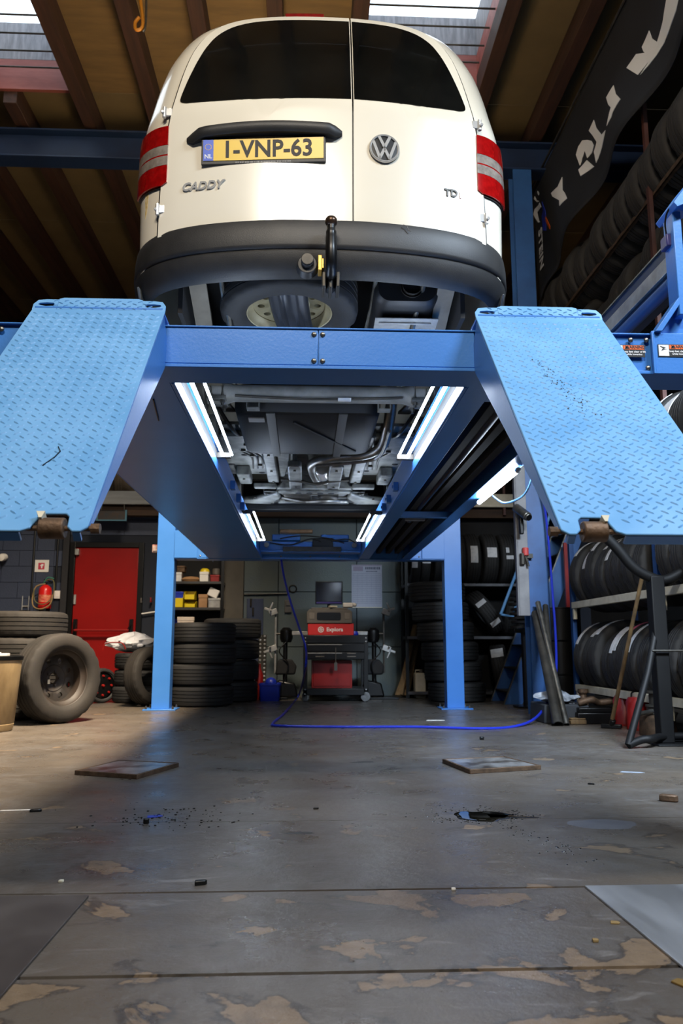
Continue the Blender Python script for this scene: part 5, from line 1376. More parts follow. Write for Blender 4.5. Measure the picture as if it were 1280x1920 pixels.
o = MB().lathe([(0, .0), (.06, .0), (.075, .03), (.05, .06), (.0, .07)], 14, Matrix.Diagonal((1.7, 1, 1, 1))).build('rag', CARD); o.location = (at(358, 1085, YU-.1).x, YU-.1, z); tag(o, 'brown crumpled rag on the top shelf', 'rag')
box_at(376, 392, 1073, z, WHITEPL, 'carton', 'white box below the yellow cap on the top shelf')
o = MB().lathe([(.0, .05), (.03, .047), (.055, .03), (.062, 0), (0, 0)], 20).build('cap', YELLOWPL); o.location = (at(384, 1072, YU-.1).x, YU-.1, at(384, 1073, YU-.1).z); tag(o, 'yellow round cap on the white box', 'cap')
box_at(396, 412, 1079, z, REDM, 'carton', 'dark red box at the right end of the top shelf')
o = MB().cyl((0, 0, 0), (0, 0, .08), .045, n=16).build('spray_can', GREYPL, bevel=.01); o.location = (at(405, 1072, YU-.1).x, YU-.1, at(405, 1079, YU-.1).z+.004); tag(o, 'grey tin standing on the dark red box', 'tin')
box_at(334, 348, 1062, at(340, 1074, YU-.1).z+.002, RUST, 'metal_lump', 'rusty lump on the small pale carton', 'part')
z = zs[1]
bin_at(327, 346, 1108, z, YELLOWPL, 'lower left yellow storage bin on the middle shelf'); bin_at(348, 368, 1127, z, YELLOWPL, 'low yellow storage bin with a cut out, middle shelf')
bin_at(348, 367, 1108, at(350, 1125, YU-.1).z, YELLOWPL, 'upper yellow storage bin on the middle shelf')
box_at(328, 345, 1110, at(330, 1126, YU-.1).z, BLUEPL, 'carton', 'blue plastic box on the middle shelf')
box_at(374, 390, 1115, z, CARD, 'carton', 'tan carton in the middle of the middle shelf')
o = MB().box((0, 0, .06), (.13, .1, .11), Matrix.Rotation(R_(24), 3, 'Y')).build('carton', WHITEPL, bevel=.012); o.location = (at(400, 1118, YU-.1).x, YU-.08, at(400, 1121, YU-.1).z); tag(o, 'white folded pack tilted on the middle shelf', 'pack')
box_at(392, 414, 1122, z, ALU, 'metal_fittings', 'pile of bright metal parts at the right of the middle shelf', 'part')
z = zs[2]
box_at(334, 364, 1157, z, mat('pale carton', '#c9bcae', '#b3a290', rough=.6), 'carton', 'long pale carton on the lower shelf', rot=R_(4))
bin_at(325, 336, 1160, z, BLUEPL, 'blue storage bin at the left end of the lower shelf', -.03); bin_at(348, 356, 1168, z, BLUEPL, 'small blue storage bin in the middle of the lower shelf', -.06)
box_at(368, 390, 1170, z, CREAM, 'carton', 'flat cream tray on the lower shelf', dy=-.05)

# --- alignment trolley
YC = 9.25
x0, x1 = W(568, 690, 1250, YC)
zt, zb_, zd = at(630, 1191, YC).z, at(630, 1291, YC).z, at(630, 1237, YC).z
tr = prop('workshop_trolley', 'black steel trolley with drawers on castors against the back wall', 'trolley', ((x0+x1)/2, YC+.25, 0))
hw = (x1-x0)/2
MB().span((-hw, -.25, zt-.09), (hw, .25, zt)).build('top_tray', BLACKM, tr, bevel=.006)
MB().span((-hw+.03, -.24, zd), (hw-.03, .24, zt-.09)).build('drawer_box', BLACKM, tr, bevel=.004)
for k, (a, b) in enumerate(((zt-.185, zt-.10), (zd+.006, zt-.195))):
    d = MB().span((-hw+.04, -.262, a), (hw-.04, -.241, b)).build('drawer', BLACKM, tr, bevel=.004)
    MB().span((-hw+.05, -.268, b-.012), (hw-.3, -.262, b-.004)).build('pull_strip', ALU, d)
for dx in (-.18, .18):
    for dz in (.03, .065): MB().span((dx-.05, -.266, zd+dz), (dx+.05, -.262, zd+dz+.012)).build('handle', GREYPL, tr, bevel=.002)
for sx in (-1, 1):
    for sy in (-1, 1):
        MB().span((sx*(hw-.025)-.025, sy*.225-.025, .12), (sx*(hw-.025)+.025, sy*.225+.025, zt-.09)).build('upright', BLACKM, tr, bevel=.003)
        c = MB().lathe([(0, .014), (.03, .016), (.052, .014), (.055, .008), (.055, -.008), (.052, -.014), (.03, -.016), (0, -.014)], 24, Matrix.Translation((sx*(hw-.03), sy*.22-.02*sx, .057)) @ Matrix.Rotation(R_(35 if sx < 0 else 60), 4, 'Z') @ Matrix.Rotation(R_(90), 4, 'Y')).build('castor', mat('castor grey', '#8c8c8c', '#6b6b6b', rough=.5, scale=30), tr)
        MB().span((sx*(hw-.03)-.022, sy*.22-.03, .08), (sx*(hw-.03)+.022, sy*.22+.03, .125)).build('castor_fork', ALU, tr, bevel=.004)
        for dz in (zt-.03, zt-.07, zb_-.01, zb_-.06): MB().cyl((sx*(hw-.025), -.256 if sy < 0 else .256, dz), (sx*(hw-.025), -.25 if sy < 0 else .25, dz), .008, n=8).build('bolt', CHROME, tr)
MB().span((-hw, -.25, zb_-.075), (hw, .25, zb_)).build('bottom_tray', BLACKM, tr, bevel=.006)
xr0, xr1 = W(584, 660, 1260, YC+.1)
tag(MB().span((xr0, YC+.12, zb_), (xr1, YC+.40, zd-.01)).span((xr0+.02, YC+.112, zb_+.02), (xr1-.02, YC+.12, zd-.03)).build('metal_case', REDM, bevel=.006), 'red metal case standing in the lower tray of the trolley', 'case')
key = at(623, 1240, YC-.02)
MB().cyl((0, -.275, zt-.14), (0, -.275, zd-.05), .004, n=6).span((-.018, -.282, zd-.12), (.018, -.272, zd-.03)).build('key_tag', GREYPL, tr)
# red box with the maker's name, printer, monitor
xe0, xe1 = W(577, 663, 1180, YC+.05); ze = at(620, 1169, YC+.05).z
rbx = prop('red_console', 'red console box with white lettering on top of the black trolley', 'console', ((xe0+xe1)/2, YC+.05, zt))
hw2 = (xe1-xe0)/2; h = ze-zt
MB().span((-hw2, 0, 0), (hw2, .36, h)).build('housing', mat('console red', '#c22a26', '#b32320', rough=.35), rbx, bevel=.006)
newobj('lettering', text_mesh('Explora', .062, .001, WHITEINK, bold=.0016), rbx, (.045, -.0015, h*.48), (R_(90), 0, 0))
lg = MB().lathe([(.026, 0), (.034, 0), (.034, .002), (.026, .002)], 28, closed=True)
for k in range(3): lg.box((0, 0, .001), (.055, .009, .002), Matrix.Rotation(R_(60*k), 3, 'Z'))
o = lg.build('logo', WHITEINK, rbx); o.location = (-.115, -.0005, h*.48); o.rotation_euler = (R_(90), 0, 0)
xp0, xp1 = W(575, 660, 1155, YC+.05); zp = at(620, 1143, YC+.05).z
pr = prop('printer', 'grey desktop printer with a dark slot, on the red console', 'printer', ((xp0+xp1)/2, YC+.04, ze+.002))
hw3 = (xp1-xp0)/2; h = zp-ze
MB().prism([(-hw3, 0), (hw3, 0), (hw3, h*.8), (hw3-.03, h), (-hw3+.03, h), (-hw3, h*.8)], lambda a, b, t: Vector((a, t, b)), .34).build('housing', GREYPL, pr, bevel=.006)
MB().prism(rrect(-hw3*.56, h*.22, hw3*.5, h*.78, .02), lambda a, b, t: Vector((a, -.004+t, b)), .02).build('paper_slot', BLACKM, pr, smooth=None)
for sx in (-1, 1): MB().span((sx*hw3*.78-.03, -.004, h*.3), (sx*hw3*.78+.03, .0, h*.75)).build('control_panel', mat('printer panel', '#6b655e', rough=.5), pr, bevel=.003)
MB().span((-hw3+.05, .03, h), (hw3-.05, .3, h+.02)).build('lid', GREYPL, pr, bevel=.006)
xm0, xm1 = W(591, 642, 1115, YC+.2); zm0, zm1 = at(620, 1133, YC+.2).z, at(620, 1090, YC+.2).z
mo = prop('monitor', 'small black monitor with a violet lower edge behind the printer', 'monitor', ((xm0+xm1)/2, YC+.2, zp+.024))
o0 = zm0-zp-.024; hm = zm1-zp-.024
MB().span((-(xm1-xm0)/2, 0, o0), ((xm1-xm0)/2, .035, hm)).build('housing', BLACKM, mo, bevel=.005)
MB().span((-(xm1-xm0)/2+.012, -.002, o0+.035), ((xm1-xm0)/2-.012, 0, hm-.012)).build('screen', mat('dead screen', '#16161a', rough=.12), mo, smooth=None)
MB().span((-(xm1-xm0)/2+.012, -.003, o0+.008), ((xm1-xm0)/2-.012, 0, o0+.028)).build('violet_edge', mat('violet strip', '#3d3580', rough=.4), mo, smooth=None)
MB().cyl((0, .03, 0), (0, .03, o0+.02), .02, n=12).span((-.08, -.04, 0), (.08, .08, .008)).build('stand', BLACKM, mo)
o = MB().box((0, 0, .03), (.12, .10, .055)).box((.075, 0, .035), (.05, .08, .04), Matrix.Rotation(R_(25), 3, 'Y')).build('paper_roll', WHITEPL, bevel=.012); o.location = (at(652, 1138, YC+.12).x, YC+.12, zp+.024); tag(o, 'white crumpled paper pack on the printer, right', 'paper')
o = MB().box((0, 0, .012), (.09, .06, .02), Matrix.Rotation(R_(20), 3, 'Z')).build('paper_pad', CREAM, bevel=.003); o.location = (at(624, 1141, YC+.08).x, YC+.09, zp+.024); tag(o, 'small cream pad in the middle of the printer top', 'paper')
o = MB().lathe([(0, .05), (.03, .045), (.045, .02), (.04, 0), (0, 0)], 18).build('cup', BLUEPL); o.location = (at(662, 1186, YC+.06).x+.02, YC+.10, zt); tag(o, 'small blue cap lying on the trolley top, right of the console', 'cap')
# poster
pp0, pp1 = W(659, 716, 1100, YB-.03); pz0, pz1 = at(690, 1138, YB-.03).z, at(690, 1059, YB-.03).z
po = prop('price_poster', 'pale printed chart pinned to the grey wall above the trolley', 'poster', ((pp0+pp1)/2, YB-.021, (pz0+pz1)/2))
pw, ph = (pp1-pp0)/2, (pz1-pz0)/2
MB().span((-pw, -.004, -ph), (pw, 0, ph)).build('sheet', mat('poster paper', '#9fa3b4', '#adb0bd', rough=.6, scale=2), po, smooth=None)
MB().span((-pw*.9, -.006, ph*.70), (-pw*.25, -.004, ph*.92)).span((-pw*.98, -.0055, ph*.94), (pw*.98, -.004, ph*.99)).build('emblem_print', mat('poster mauve', '#8d8498', rough=.6), po, smooth=None)
tx = MB(); rnd = random.Random(5)
x = -pw*.1
while x < pw*.9: 
    w = rnd.uniform(.008, .02); tx.span((x, -.006, ph*.78), (x+w, -.004, ph*.90)); x += w+.006
x = -pw*.05
while x < pw*.7:
    w = rnd.uniform(.006, .014); tx.span((x, -.006, ph*.66), (x+w, -.004, ph*.71)); x += w+.004
tx.build('heading_print', mat('poster ink', '#4e5266', rough=.6), po, smooth=None)
tb = MB()
for i in range(17):
    zz = ph*.58-i*ph*.088
    tb.span((-pw*.92, -.005, zz), (pw*.92, -.004, zz+.004))
for i in range(7): xx = -pw*.92+i*pw*.3066; tb.span((xx-.001, -.005, -ph*.84), (xx+.001, -.004, ph*.58))
tb.build('table_print', mat('poster line', '#7e8296', rough=.6), po, smooth=None)
MB().span((-pw, -.008, -ph-.012), (pw, .0, -ph)).build('lower_batten', CREAM, po)

# --- alignment heads on stands left and right of the trolley
def align_head(px, sgn, label):
    Y = 9.75
    t = prop('alignment_stand', label, 'wheel clamp', (at(px, 1290, Y).x, Y, 0), 'wheel alignment clamps on stands')
    Zp = lambda py: at(px, py, Y).z
    MB().cyl((0, 0, Zp(1262)), (0, 0, Zp(1150)), .013, n=10).build('clamp_bar', ALU if sgn < 0 else STEELD, t)
    for py, up in ((1148, 1), (1216, -1)):
        z = Zp(py)
        MB().box((-sgn*-.03, -.02, z), (.10, .05, .07), Matrix.Rotation(R_(20*sgn), 3, 'Y')).box((sgn*.09, -.03, z+.03*up), (.10, .025, .03), Matrix.Rotation(R_(-18*sgn*up), 3, 'Y')).box((sgn*.055, -.03, z+.07*up), (.02, .025, .10), Matrix.Rotation(R_(-25*sgn*up), 3, 'Y')).cyl((sgn*.06, -.03, z+.02), (sgn*.06, -.10, z+.02), .012, n=8).build('clamp_jaw', ALU, t, bevel=.006)
    zc = Zp(1190)
    MB().lathe([(0, .09), (.04, .085), (.075, .05), (.08, -.04), (.06, -.09), (0, -.095)], 20, Matrix.Translation((-sgn*.13, .0, zc))).build('sensor_head', BLACKM, t)
    MB().cyl((0, 0, zc+.01), (-sgn*.10, 0, zc+.01), .012, n=8).build('sensor_arm', STEELD, t)
    MB().span((-sgn*.17-.08 if False else min(-sgn*.17, -sgn*.42), -.03, zc-.005), (max(-sgn*.17, -sgn*.42), .03, zc+.04)).build('support_beam', ALU, t, bevel=.004)
    MB().cyl((-sgn*.12, 0, 0.02), (-sgn*.12, 0, zc-.09), .028, n=12).build('stand_post', BLACKM, t)
    MB().span((-.18-.0, -.14, 0), (.16, .14, .03)).build('stand_base', BLACKM, t, bevel=.006)
    z3 = Zp(1252)
    MB().prism([(-.13, -.08), (.11, -.08), (.13, .02), (.07, .10), (-.09, .10)], lambda a, b, t_: Vector((-sgn*.13+a, -.07+t_, z3+b)), .13).build('turntable_case', DARK, t, bevel=.02)
    MB().prism([(-.16, 0), (.14, 0), (.10, .16), (-.10, .20)], lambda a, b, t_: Vector((-sgn*.14+a, -.09+t_, .03+b)), .16).build('battery_case', BLACKM, t, bevel=.02)
    MB().tube(spline([(-sgn*.13, -.08, zc-.09), (-sgn*.05, -.10, zc-.2), (-sgn*.16, -.10, zc-.35), (-sgn*.1, -.1, .2)], 6), .008, n=6).build('cable', BLACKM, t)
align_head(515, -1, 'grey wheel clamp on a stand left of the trolley')
align_head(720, 1, 'grey wheel clamp on a stand right of the trolley')
# blue bucket, ball on it, red bottle, blue locker panel, chrome rail
b0, b1 = W(485, 525, 1300, 9.35)
bk = prop('blue_bucket', 'blue plastic tub on the floor between tyres and trolley', 'tub', ((b0+b1)/2, 9.5, 0)); hz = at(505, 1282, 9.35).z; w = (b1-b0)/2
rr = [[Vector((a*f, b*f, z)) for a, b in rrect(-w, -.13, w, .13, .03)] for z, f in ((.0, .9), (hz, 1.0), (hz, .95), (.01, .86))]
MB().loft(rr, cap0=True, cap1=True).build('tub', BLUEPL, bk)
MB().loft([[Vector((a*f, b*f, z)) for a, b in rrect(-w, -.13, w, .13, .03)] for z, f in ((hz-.02, 1.0), (hz-.02, 1.05), (hz, 1.05), (hz, .95))]).build('rim', BLUEPL, bk)
o = MB().lathe([(0, .07)]+[(.07*math.sin(a), .07*math.cos(a)) for a in [k*PI/10 for k in range(1, 10)]]+[(0, -.07)], 20).build('ball_float', BLUEPL); o.location = ((b0+b1)/2+.01, 9.47, hz-.002); tag(o, 'blue ball lying in the blue tub', 'ball')
o = MB().lathe([(0, 0), (.045, 0), (.05, .02), (.05, .2), (.02, .26), (.018, .30), (0, .30)], 18).build('bottle', REDM); o.location = (at(485, 1265, 9.65).x, 9.72, 0); o.scale = (1, 1, 1.4); tag(o, 'red bottle behind the blue tub', 'bottle')
l0, l1 = W(462, 493, 1150, YB-.1); 
lk = prop('tool_board', 'dusky blue tool board on the wall left of the clamps', 'tool board', ((l0+l1)/2, YB-.021, 0)); lz0, lz1 = at(470, 1260, YB-.1).z, at(470, 1122, YB-.1).z
MB().span((-(l1-l0)/2, -.04, lz0), ((l1-l0)/2, 0, lz1)).build('board', mat('dusk blue panel', '#2f3a56', '#28324a', rough=.5), lk, bevel=.004)
for k, p in enumerate(((470, 1128), (474, 1145))): c = at(*p, YB-.1); MB().cyl((c.x-lk.location.x, -.05, c.z-.06), (c.x-lk.location.x, -.05, c.z+.04), .012, n=8).build('tool', STEELD, lk)
ch = prop('socket_rail', 'upright rail with two columns of chrome sockets beside the tyres', 'tool rail', (at(491, 1240, YB-.12).x, YB-.08, 0))
z0_, z1_ = at(490, 1288, YB-.12).z, at(490, 1190, YB-.12).z
MB().span((-.05, 0, z0_), (.05, .012, z1_)).span((-.02, .012, z0_+.1), (.02, .055, z0_+.16)).build('rail', STEELD, ch)
SO = MB().lathe([(0, .012), (.012, .010), (.016, 0)], 10, Matrix.Rotation(R_(90), 4, 'X')).mesh('socket', CHROME)
for i in range(13):
    for x in (-.028, .028): newobj('socket', SO, ch, (x, 0, z0_+.03+(z1_-z0_-.05)*i/12))
# wall hose reel ring + power outlet above the clamps
rc = at(549, 1104, YB-.03); tag(MB().lathe([(.045, -.006), (.055, 0), (.045, .006), (.038, 0)], 24, Matrix.Translation((rc.x, YB-.03, rc.z)) @ Matrix.Rotation(R_(90), 4, 'X'), closed=True).build('wall_ring', STEELD), 'thin steel ring on the grey wall left of the monitor', 'ring')
rc = at(540, 1137, YB-.03); tag(MB().box((rc.x, YB-.036, rc.z), (.09, .03, .16)).box((rc.x, YB-.056, rc.z+.03), (.06, .012, .05)).build('outlet_box', GREYPL, bevel=.005), 'grey outlet box on the wall behind the blue hose', 'outlet')
tag(MB().cyl(at(440, 1115, YB-.04), at(541, 1113, YB-.04), .010, n=8).build('wall_pipe', BLACKM), 'thin black pipe running along the grey wall', 'pipe')
# planks and can by the tall stack
for i, (a, b, r) in enumerate((((750, 1300), (779, 1172), .035), ((762, 1306), (784, 1195), .028), ((745, 1306), (772, 1225), .03))):
    p, q = at(*a, 9.9), at(*b, YB-.12)
    p.z = r*1.0; d = (q-p); mb = MB(); M_ = d.to_track_quat('Z', 'Y').to_matrix()
    tag(mb.box((p+q)/2, (r*2, r, d.length), M_).build('plank', WOOD, bevel=.003), ('long wooden plank leaning left of the tall tyre stack', 'short wooden plank nearest the tall tyre stack', 'leftmost of the three planks leaning on the wall')[i], 'plank', 'planks leaning on the back wall')
c = atz(789, 1309); cn = prop('jerry_can', 'off white canister beside the tall tyre stack', 'canister', (c.x, c.y+.1, 0))
ht = at(789, 1262, c.y).z
MB().prism(rrect(-.065, 0, .065, ht, .02), lambda a, b, t: Vector((a, -.09+t, b)), .18).build('body', CREAM, cn, bevel=.01)
MB().cyl((.02, 0, ht), (.02, 0, ht+.04), .022, n=12).build('cap', GREYPL, cn)
MB().tube([(-.05, 0, ht), (-.05, 0, ht+.03), (0, 0, ht+.03)], .009, n=8).build('handle', CREAM, cn)

# --- stairs behind the column
sp0 = atz(948, 1322); SY0, SY1 = 8.75, 9.35
stp = prop('steel_stairs', 'steep blue steel stairs rising behind the blue column', 'stairs', (sp0.x, SY0, 0))
run, rise = 1.0, 2.42
for y in (0, SY1-SY0):
    MB().prism([(0, 0), (.20, 0), (run+.2, rise), (run, rise)], lambda a, b, t: Vector((a, y+t, b)), .012).build('stringer', BLUEC, stp, bevel=.002)
    MB().prism([(-.012, 0), (0, 0), (run, rise), (run-.012, rise)], lambda a, b, t: Vector((a, y-.012+t, b)), .036).build('stringer_flange', STEEL, stp)
for k in range(9):
    f = (k+.55)/9.6; MB().span((run*f-.01, .012, rise*f-.015), (run*f+.20, SY1-SY0, rise*f)).build('tread', STEELD, stp, bevel=.002)
hr0 = at(963, 1148, SY0) - Vector((sp0.x, SY0, 0))
for y in (0, SY1-SY0):
    d_ = Vector((run, 0, rise)).normalized()
    a = Vector((hr0.x, y, hr0.z)); MB().cyl(a, a+d_*2.0, .017, n=8).cyl(a, a+Vector((.16, 0, -.03)), .014, n=8).cyl(a+d_*1.2, a+d_*1.2+Vector((.16, 0, -.03)), .014, n=8).build('handrail', BLUEP, stp)
# --- column equipment
cf = COLY-.095
tag(MB().span((COLX-.21, cf-.03, .9), (COLX-.10, cf+.03, 3.2)).span((COLX-.20, cf-.036, .9), (COLX-.19, cf-.03, 3.2)).build('cable_duct', mat('duct grey', '#7c7a7a', '#6a686a', rough=.5), bevel=.006), 'grey cable duct running up the left side of the blue column', 'duct')
c = at(977, 962, cf-.12); ai = prop('air_gun', 'worn cylindrical air tool hanging on the blue column', 'air tool', (c.x, cf-.12, c.z))
MB().cyl((-.03, .06, .06), (.03, -.10, -.05), .042, n=20).cyl((.03, -.10, -.05), (.037, -.12, -.062), .034, n=20).build('motor', STEEL, ai, bevel=.004)
MB().cyl((.035, -.115, -.059), (.038, -.123, -.064), .028, n=20).build('nose', BLACKM, ai)
MB().span((-.025, -.02, -.20), (.015, .02, -.03)).build('grip', BLACKM, ai, bevel=.01)
MB().cyl((.0, .03, .02), (.05, .11, .02), .012, n=8).build('hook', STEELD, ai)
c = at(985, 1042, cf-.05); rt = prop('air_regulator', 'red topped air regulator on the left side of the column', 'regulator', (c.x, cf-.05, c.z))
MB().cyl((0, 0, .0), (0, 0, .075), .03, n=14).build('red_bowl', mat('faded red', '#b5403c', rough=.5), rt, bevel=.006)
MB().cyl((-.03, 0, -.08), (-.03, 0, .02), .025, n=14).cyl((.02, -.02, -.10), (.0, 0, .0), .010, n=8).build('filter', STEELD, rt)
MB().span((-.01, 0, -.02), (.07, .05, .02)).build('bracket', STEELD, rt)
# pipes leaning on the column
for i, (a, b, r, m) in enumerate((((1046, 1362), (1004, 1150), .040, STEELD), ((1062, 1361), (1008, 1130), .024, STEEL), ((1040, 1360), (1022, 1136), .026, STEELD))):
    p = atz(*a); q = at(*b, COLY-.14-.03*i); p.z = r*.3
    tag(MB().cyl(p, q, r, n=16, caps=False).cyl(p, q, r*.82, n=16, caps=False).lathe([(r*.82, 0), (r, 0)], 16, Matrix.Translation(q) @ (q-p).to_track_quat('Z', 'Y').to_matrix().to_4x4()).build('steel_pipe', m), ('thick dark pipe leaning on the blue column', 'bright steel pipe leaning on the blue column', 'thin dark pipe closest to the blue column')[i], 'pipe', 'pipes leaning on the blue column')
# concrete foot with film on it
c = atz(1005, 1358); ft = prop('concrete_block', 'dark block wrapped in torn film at the foot of the column', 'block', (COLX-.06, c.y+.26, 0))
hb_ = at(1000, 1322, c.y).z
MB().prism([(-.17, -.22), (.22, -.22), (.22, .2), (-.17, .2)], lambda a, b, t: Vector((a*(1-.06*t/hb_), b, t)), hb_).build('block', mat('dark concrete', '#26292d', '#33363b', rough=.7, scale=6), ft, bevel=.01)
rr = []; rnd = random.Random(9)
for i in range(7):
    f = i/6
    rr.append([Vector((.17*math.sin(PI*max(.06, min(.95, f)))*math.cos(2*PI*j/16)*rnd.uniform(.7, 1.25)-.01, -.08+.13*math.sin(PI*max(.06, min(.95, f)))*math.sin(2*PI*j/16)*rnd.uniform(.7, 1.2), hb_+.002+.10*f*rnd.uniform(.6, 1.3))) for j in range(16)])
MB().loft(rr, cap0=True, cap1=True).build('torn_film', mat('crumpled film', '#7e848c', '#b9bec6', rough=.2, scale=20, bump=.5, bscale=40), ft, smooth=20)
# stack of brake discs left of the column
c = at(985, 1230, 8.3)
ds = []
for i in range(8):
    o = MB().lathe([(.05, 0), (.05, .03), (.085, .03), (.088, .012), (.15, .012), (.15, -.012), (.088, -.012), (.085, 0)], 28, closed=True).build('brake_disc', STEELD)
    o.location = (c.x+.015*math.sin(i*2.1), 8.3, .84-.02+i*.047)
    o.rotation_euler = (0, R_(random.uniform(-3, 3)), 0)
    tag(o, ('bottom' if i == 0 else 'top' if i == 7 else ORD[i]) + ' brake disc ' + ('' if i in (0, 7) else 'from below ') + 'of the stack left of the column', 'brake disc', 'brake discs on the stand')
o = prop('disc_stand', 'narrow dark stand carrying the brake discs beside the column', 'stand', (c.x, 8.3, 0))
MB().span((-.14, -.12, .76), (.14, .12, .80)).build('table', BLACKM, o, bevel=.004)
MB().cyl((0, 0, .02), (0, 0, .76), .04, n=14).build('post', BLACKM, o); MB().span((-.12, -.12, 0), (.12, .12, .02)).build('foot', BLACKM, o)
MB().cyl((0, 0, .80), (0, 0, 1.30), .012, n=8).build('spindle', STEELD, o)
# black drum
c = at(1053, 1200, 8.1); dz = at(1053, 1139, 8.0).z
dr = prop('oil_drum', 'black steel drum behind the leaning pipes', 'drum', (c.x, 8.15, 0))
MB().lathe([(0, 0), (.205, 0), (.21, .01), (.21, dz*.33), (.218, dz*.34), (.21, dz*.35), (.21, dz*.66), (.218, dz*.67), (.21, dz*.68), (.21, dz-.012), (.218, dz-.01), (.218, dz), (.205, dz), (.2, dz-.02), (0, dz-.02)], 36).build('drum', BLACKM, dr)
MB().cyl((.08, -.05, dz-.02), (.08, -.05, dz+.005), .03, n=14).cyl((-.1, -.03, dz-.02), (-.1, -.03, dz+.01), .02, n=12).build('bung', CHROME, dr)
# red and blue posts beyond
for i, (px, m, lab) in enumerate(((1064, REDM, 'red upright of a parts stand left of the right rack'), (1071, BLUEC, 'blue upright right beside the red one'))):
    p = at(px, 1100, 8.6+.1*i); o = MB().span((p.x-.022, 8.6+.1*i, 0), (p.x+.022, 8.64+.1*i, 1.75)).span((p.x-.06, 8.55+.1*i, 0), (p.x+.06, 8.69+.1*i, .015)).build('stand_post', m, bevel=.002); tag(o, lab, 'post')

# --- clutter below the right rack
def canister(px, py, Y, r, htop, m, label):
    p = at(px, py, Y); h = at(px, htop, Y).z
    t = prop('fuel_can', label, 'can', (p.x, Y, 0), 'red cans below the right rack')
    MB().lathe([(0, 0), (r, 0), (r*1.03, .01), (r, .02), (r, h*.8), (r*.8, h*.93), (.02, h*.96), (0, h*.96)], 24).build('body', m, t)
    MB().cyl((0, 0, h*.94), (0, 0, h*1.04), .018, n=10).tube(spline([(-.05, 0, h*.9), (-.04, 0, h*1.08), (.04, 0, h*1.08), (.05, 0, h*.9)], 4), .006, n=6).build('spout_handle', BLACKM, t)
canister(1171, 1350, 6.45, .085, 1300, REDM, 'left red can below the lower rail')
canister(1198, 1355, 6.1, .09, 1303, REDM, 'right red can below the lower rail')
c = atz(1240, 1380); jk = prop('bottle_jack', 'steel bottle jack standing below the right rack', 'jack', (c.x, c.y+.05, 0))
hj = at(1240, 1296, c.y).z
MB().lathe([(0, 0), (.125, 0), (.128, .01), (.122, .10), (.118, .135), (.09, .145), (0, .145)], 28).build('base', RUST, jk)
MB().lathe([(.075, .145), (.078, .15), (.07, .16), (.07, hj*.62), (.078, hj*.64), (.078, hj*.68), (.05, hj*.69), (.05, hj*.94), (.075, hj*.95), (.075, hj), (0, hj)], 24).build('cylinder', STEELD, jk)
MB().cyl((-.06, -.06, .17), (-.20, -.12, .155), .016, n=10).build('pump_lever', STEEL, jk); MB().cyl((.07, -.09, .12), (.09, -.10, .17), .018, n=10).build('release_valve', STEEL, jk)
for i, (px, py, Y, d, m, nm, lab) in enumerate(((1116, 1352, 6.6, (.34, .16, .13), BLACKM, 'tool_case', 'black tool case on the floor below the lower rail'), (1118, 1330, 6.85, (.30, .12, .06), RUST, 'steel_offcut', 'rusty bent steel part on the black tool case'), (1082, 1356, 6.55, (.13, .08, .05), WOOD, 'wood_block', 'small wooden block at the foot of the pipes'), (1060, 1350, 6.75, (.14, .16, .16), mat('grey bin plastic', '#4a4d52', rough=.5), 'parts_bin', 'small grey bin behind the leaning pipes'))):
    p = at(px, py, Y); z0 = .13 if nm == 'steel_offcut' else 0
    if nm == 'steel_offcut': Y = 6.6
    p = at(px, py, Y)
    mb = MB().span((-d[0]/2, -d[1]/2, 0), (d[0]/2, d[1]/2, d[2]*.7)).span((-d[0]/2*.92, -d[1]/2*.9, d[2]*.7), (d[0]/2*.92, d[1]/2*.9, d[2]))
    if nm == 'steel_offcut': mb = MB().tube(spline([(-.15, 0, .03), (-.05, -.02, .06), (.03, .02, .035), (.15, 0, .05)], 4), [.03, .028, .03, .026, .03]*2+[.028]*3, n=8)
    if nm == 'tool_case': mb.tube([(-.05, 0, d[2]), (-.05, 0, d[2]+.0), (.05, 0, d[2])], .006)
    o = mb.build(nm, m, bevel=.008); o.location = (p.x, Y, z0); tag(o, lab, 'clutter' if nm != 'tool_case' else 'case')
c = at(1093, 1310, 7.1); o = MB().lathe([(0, 0), (.05, 0), (.04, .02), (.045, .14), (.03, .20), (.045, .22), (.045, .25), (0, .25)], 16).build('axle_stub', RUST); o.location = (c.x, 7.1, 0); tag(o, 'rusty turned stub under the far end of the lower rail', 'part')
# wooden handled tool leaning on the rack
p, q = atz(1146, 1366), at(1204, 1078, XR and 5.55)
br = prop('floor_scraper', 'long wooden handled scraper leaning against the right rack', 'scraper', p)
MB().cyl((0, 0, .03), q-p, .016, .014, n=12).build('handle', WOOD, br)
MB().box((.0, 0, .018), (.15, .05, .03), Matrix.Rotation(R_(-32), 3, 'Z')).cyl((0, 0, .02), (q-p)*.06, .022, n=10).build('blade', BLACKM, br, bevel=.004)
